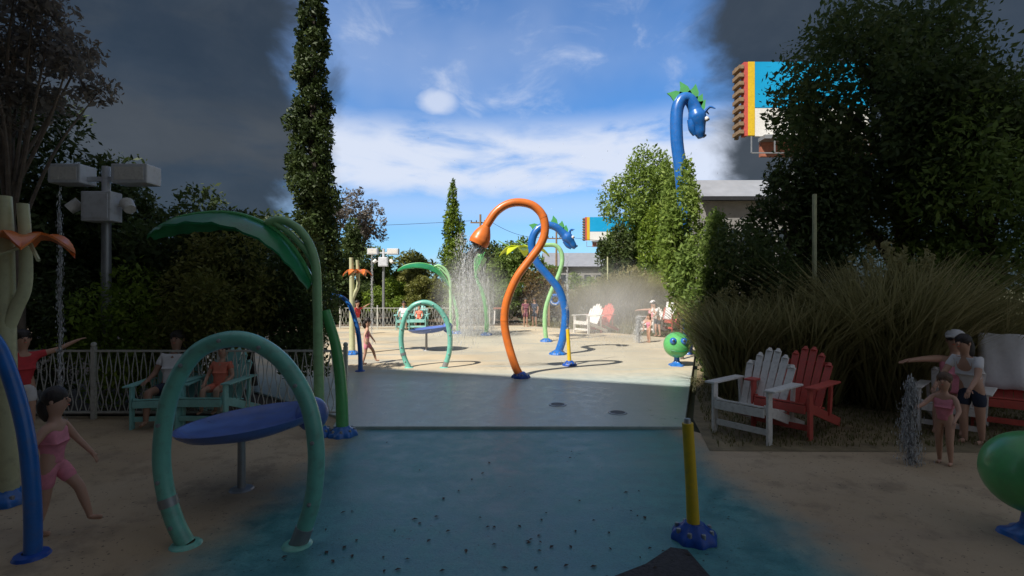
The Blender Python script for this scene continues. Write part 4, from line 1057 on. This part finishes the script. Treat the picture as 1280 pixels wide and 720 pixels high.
# scattered drops in the air over the pad
n = 900; P = np.stack([rng.uniform(-2.2, 4.6, n), rng.uniform(10.5, 17, n), rng.random(n)**1.6*5.5], 1)
drops('flying_drops', 'scattered drops flying above the sunlit pad', P, .006, .02)
n = 2600; P = np.stack([W(735, 15)+rng.normal(size=n)*1.0, 15+rng.normal(size=n)*1.4, np.abs(rng.normal(size=n))*.9], 1)
drops('drifting_spray', 'drifting fine spray between the dragon pipe and the red chair', P, .006, .025)

def mistmat(name, dens):
    m = bpy.data.materials.new(name); nt, N, L = nodes_of(m)
    N.remove(N['Principled BSDF'])
    v = N.new('ShaderNodeVolumePrincipled'); v.inputs['Color'].default_value = (.95, .97, 1, 1); v.inputs['Anisotropy'].default_value = -0.25; v.inputs['Color'].default_value = (1, 1, 1, 1)
    tc = N.new('ShaderNodeTexCoord')
    ln = N.new('ShaderNodeVectorMath'); ln.operation = 'LENGTH'; L.new(tc.outputs['Object'], ln.inputs[0])
    mr = N.new('ShaderNodeMapRange'); mr.interpolation_type = 'SMOOTHSTEP'
    mr.inputs['From Min'].default_value = 1.0; mr.inputs['From Max'].default_value = 0.1
    mr.inputs['To Max'].default_value = dens; L.new(ln.outputs['Value'], mr.inputs['Value'])
    n = N.new('ShaderNodeTexNoise'); n.inputs['Scale'].default_value = 2.5; L.new(tc.outputs['Object'], n.inputs['Vector'])
    mu = N.new('ShaderNodeMath'); mu.operation = 'MULTIPLY'; L.new(mr.outputs['Result'], mu.inputs[0]); L.new(n.outputs['Fac'], mu.inputs[1])
    L.new(mu.outputs[0], v.inputs['Density']); L.new(v.outputs[0], N['Material Output'].inputs['Volume'])
    return m
def mist(label, c, r, dens):
    o = MB().ell((0, 0, 0), 1.0, 20, 12).build('spray_mist', mistmat('spray_mist', dens)); o.location = c; o.scale = r
    tag(o, label, 'mist', kind='stuff')
mist('pale mist hanging round the water curtain', (W(590, 17.6), 17.6, 1.3), (1.7, 1.4, 2.0), 0.9)
mist('pale mist drifting in front of the sunlit white and red chairs', (W(758, 16.8), 16.8, 1.0), (3.4, 2.8, 1.9), 0.3)

# ground leaves
n = 70; mb = MB()
for i in range(n):
    x = random.uniform(-1.5, 1.2); y = random.choice([random.uniform(2.9, 3.8), random.uniform(3.2, 5.9)]); a = random.uniform(0, 6.28); s = random.uniform(.010, .026)
    dx, dy = math.cos(a)*s, math.sin(a)*s; z = SLAB+.004
    mb.add([(x-dx, y-dy, z), (x+dy*.5, y-dx*.5, z+.006), (x+dx, y+dy, z+.003), (x-dy*.5, y+dx*.5, z+.007)], [(0, 1, 2, 3)])
tag(mb.build('fallen_leaves', M['barkdark'], smooth=False), 'small dark fallen leaves scattered on the wet apron', 'leaves', kind='stuff')

# ------------------------------------------------------------------ sky, sun, camera
EL, AZ = R(48), R(43)          # sun behind the left shoulder
w = bpy.data.worlds.new('World'); scene.world = w; w.use_nodes = True
nt = w.node_tree; N, L = nt.nodes, nt.links
bg = N['Background']
sky = N.new('ShaderNodeTexSky'); sky.sky_type = 'NISHITA'; sky.sun_disc = False
sky.sun_elevation = EL; sky.sun_rotation = R(225); sky.air_density = 1.0; sky.dust_density = 0.6; sky.ozone_density = 2.0
tc = N.new('ShaderNodeTexCoord'); sp = N.new('ShaderNodeSeparateXYZ'); L.new(tc.outputs['Generated'], sp.inputs[0])
def mth(op, a, b=None, c=None):
    x = N.new('ShaderNodeMath'); x.operation = op
    for i, v in ((0, a), (1, b), (2, c)):
        if v is None: continue
        if hasattr(v, 'is_linked'): L.new(v, x.inputs[i])
        else: x.inputs[i].default_value = v
    return x.outputs[0]
def sst(v, lo, hi, tmax=1.0):
    x = N.new('ShaderNodeMapRange'); x.interpolation_type = 'SMOOTHSTEP'
    x.inputs['From Min'].default_value = lo; x.inputs['From Max'].default_value = hi; x.inputs['To Max'].default_value = tmax
    L.new(v, x.inputs['Value']); return x.outputs['Result']
az = mth('ARCTAN2', sp.outputs['X'], sp.outputs['Y']); el = mth('ARCSINE', sp.outputs['Z'])
def wn(sx, sy, scale, detail, rough, off=0.0, dist=0.0):
    cb = N.new('ShaderNodeCombineXYZ'); L.new(mth('MULTIPLY', az, sx), cb.inputs[0]); L.new(mth('MULTIPLY_ADD', el, sy, off), cb.inputs[1]); cb.inputs[2].default_value = off
    n = N.new('ShaderNodeTexNoise'); n.inputs['Scale'].default_value = scale; n.inputs['Detail'].default_value = detail; n.inputs['Roughness'].default_value = rough
    n.inputs['Distortion'].default_value = dist
    L.new(cb.outputs[0], n.inputs['Vector']); return n.outputs['Fac']
nb = wn(3.0, 9.0, 1.6, 7, .55, 3.1, .3); nw = wn(3.5, 6.0, 1.8, 8, .6, 7.7, .6); nl = wn(1.5, 2.0, 1.5, 4, .5, 1.3)
nf = wn(1.0, 1.3, 7.0, 9, .58, 11.3, .5); nm = wn(1.0, 1.6, 4.0, 6, .55, 5.7, .2)
# broad white bank about 14 degrees up
dv = mth('DIVIDE', mth('SUBTRACT', mth('MULTIPLY_ADD', nb, .10, el), R(17.0)), R(4.2))
band = mth('POWER', 2.718, mth('MULTIPLY', mth('MULTIPLY', dv, dv), -1.0))
band = mth('MULTIPLY', sst(band, .08, .85), sst(nb, .22, .52))
dv2 = mth('DIVIDE', mth('SUBTRACT', el, R(9.0)), R(2.2))
band2 = mth('MULTIPLY', mth('POWER', 2.718, mth('MULTIPLY', mth('MULTIPLY', dv2, dv2), -1.0)), .35)
wisp = mth('MULTIPLY', sst(nw, .50, .82), .5)
veil = mth('MULTIPLY', sst(nl, .35, .75), .24)
# one small puff
da = mth('DIVIDE', mth('SUBTRACT', az, R(-8.5)), R(3.0)); de = mth('DIVIDE', mth('SUBTRACT', el, R(20.3)), R(1.5))
puff = mth('POWER', 2.718, mth('MULTIPLY', mth('ADD', mth('MULTIPLY', da, da), mth('MULTIPLY', de, de)), -1.0))
puff = mth('MULTIPLY', sst(mth('MULTIPLY_ADD', nf, 1.5, puff), .95, 1.75), .72)
cl = mth('MINIMUM', mth('MAXIMUM', mth('MAXIMUM', mth('MULTIPLY', band, .9), band2), mth('MAXIMUM', puff, mth('ADD', wisp, veil))), .93)
tint = N.new('ShaderNodeMixRGB'); tint.blend_type = 'MULTIPLY'; tint.inputs[0].default_value = 1; tint.inputs[2].default_value = (.48, .90, 1.30, 1)
L.new(sky.outputs[0], tint.inputs[1])
mx = N.new('ShaderNodeMixRGB'); mx.inputs[2].default_value = (5.6, 6.0, 6.9, 1)
L.new(cl, mx.inputs[0]); L.new(tint.outputs[0], mx.inputs[1])
# dark cloud banks added to either side to dim the sky and shade
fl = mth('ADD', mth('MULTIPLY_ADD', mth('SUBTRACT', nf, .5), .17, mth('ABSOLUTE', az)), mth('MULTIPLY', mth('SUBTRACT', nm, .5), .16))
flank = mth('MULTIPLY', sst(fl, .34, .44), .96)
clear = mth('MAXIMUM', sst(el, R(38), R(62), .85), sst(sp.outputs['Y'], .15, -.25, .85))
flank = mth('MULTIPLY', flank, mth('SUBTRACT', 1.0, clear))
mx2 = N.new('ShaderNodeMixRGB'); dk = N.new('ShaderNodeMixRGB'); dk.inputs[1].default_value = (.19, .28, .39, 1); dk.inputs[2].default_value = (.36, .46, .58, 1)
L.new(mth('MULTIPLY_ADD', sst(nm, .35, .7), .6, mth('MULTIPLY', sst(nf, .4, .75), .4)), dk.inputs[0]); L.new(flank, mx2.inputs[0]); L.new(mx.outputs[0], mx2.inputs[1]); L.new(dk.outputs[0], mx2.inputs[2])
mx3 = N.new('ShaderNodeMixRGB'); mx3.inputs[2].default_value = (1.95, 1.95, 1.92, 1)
L.new(mth('MULTIPLY', clear, .95), mx3.inputs[0]); L.new(mx2.outputs[0], mx3.inputs[1])   # unseen pale overcast added overhead and behind to fill the shade
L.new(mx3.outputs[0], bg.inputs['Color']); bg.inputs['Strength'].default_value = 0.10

sd = bpy.data.lights.new('sun', 'SUN'); sd.energy = 4.6; sd.angle = R(.5); sd.color = (1, .95, .87)
so = bpy.data.objects.new('sun', sd); COL.objects.link(so)
dirv = Vector((math.sin(AZ)*math.cos(EL), math.cos(AZ)*math.cos(EL), -math.sin(EL)))
so.rotation_euler = dirv.to_track_quat('-Z', 'Y').to_euler()

cd = bpy.data.cameras.new('camera'); co = bpy.data.objects.new('camera', cd); COL.objects.link(co)
cd.sensor_width = 36; cd.lens = F/1280*36; cd.clip_end = 2000; cd.clip_start = 0.05
co.location = (0, 0, CH); co.rotation_euler = (R(90), 0, 0)
scene.camera = co
vs = scene.view_settings; vs.view_transform = 'Standard'; vs.look = 'None'; vs.exposure = 0.45; vs.gamma = 1; vs.use_curve_mapping = False
scene.cycles.volume_step_rate = 2.0; scene.cycles.volume_bounces = 3
scene.cycles.transparent_max_bounces = 24
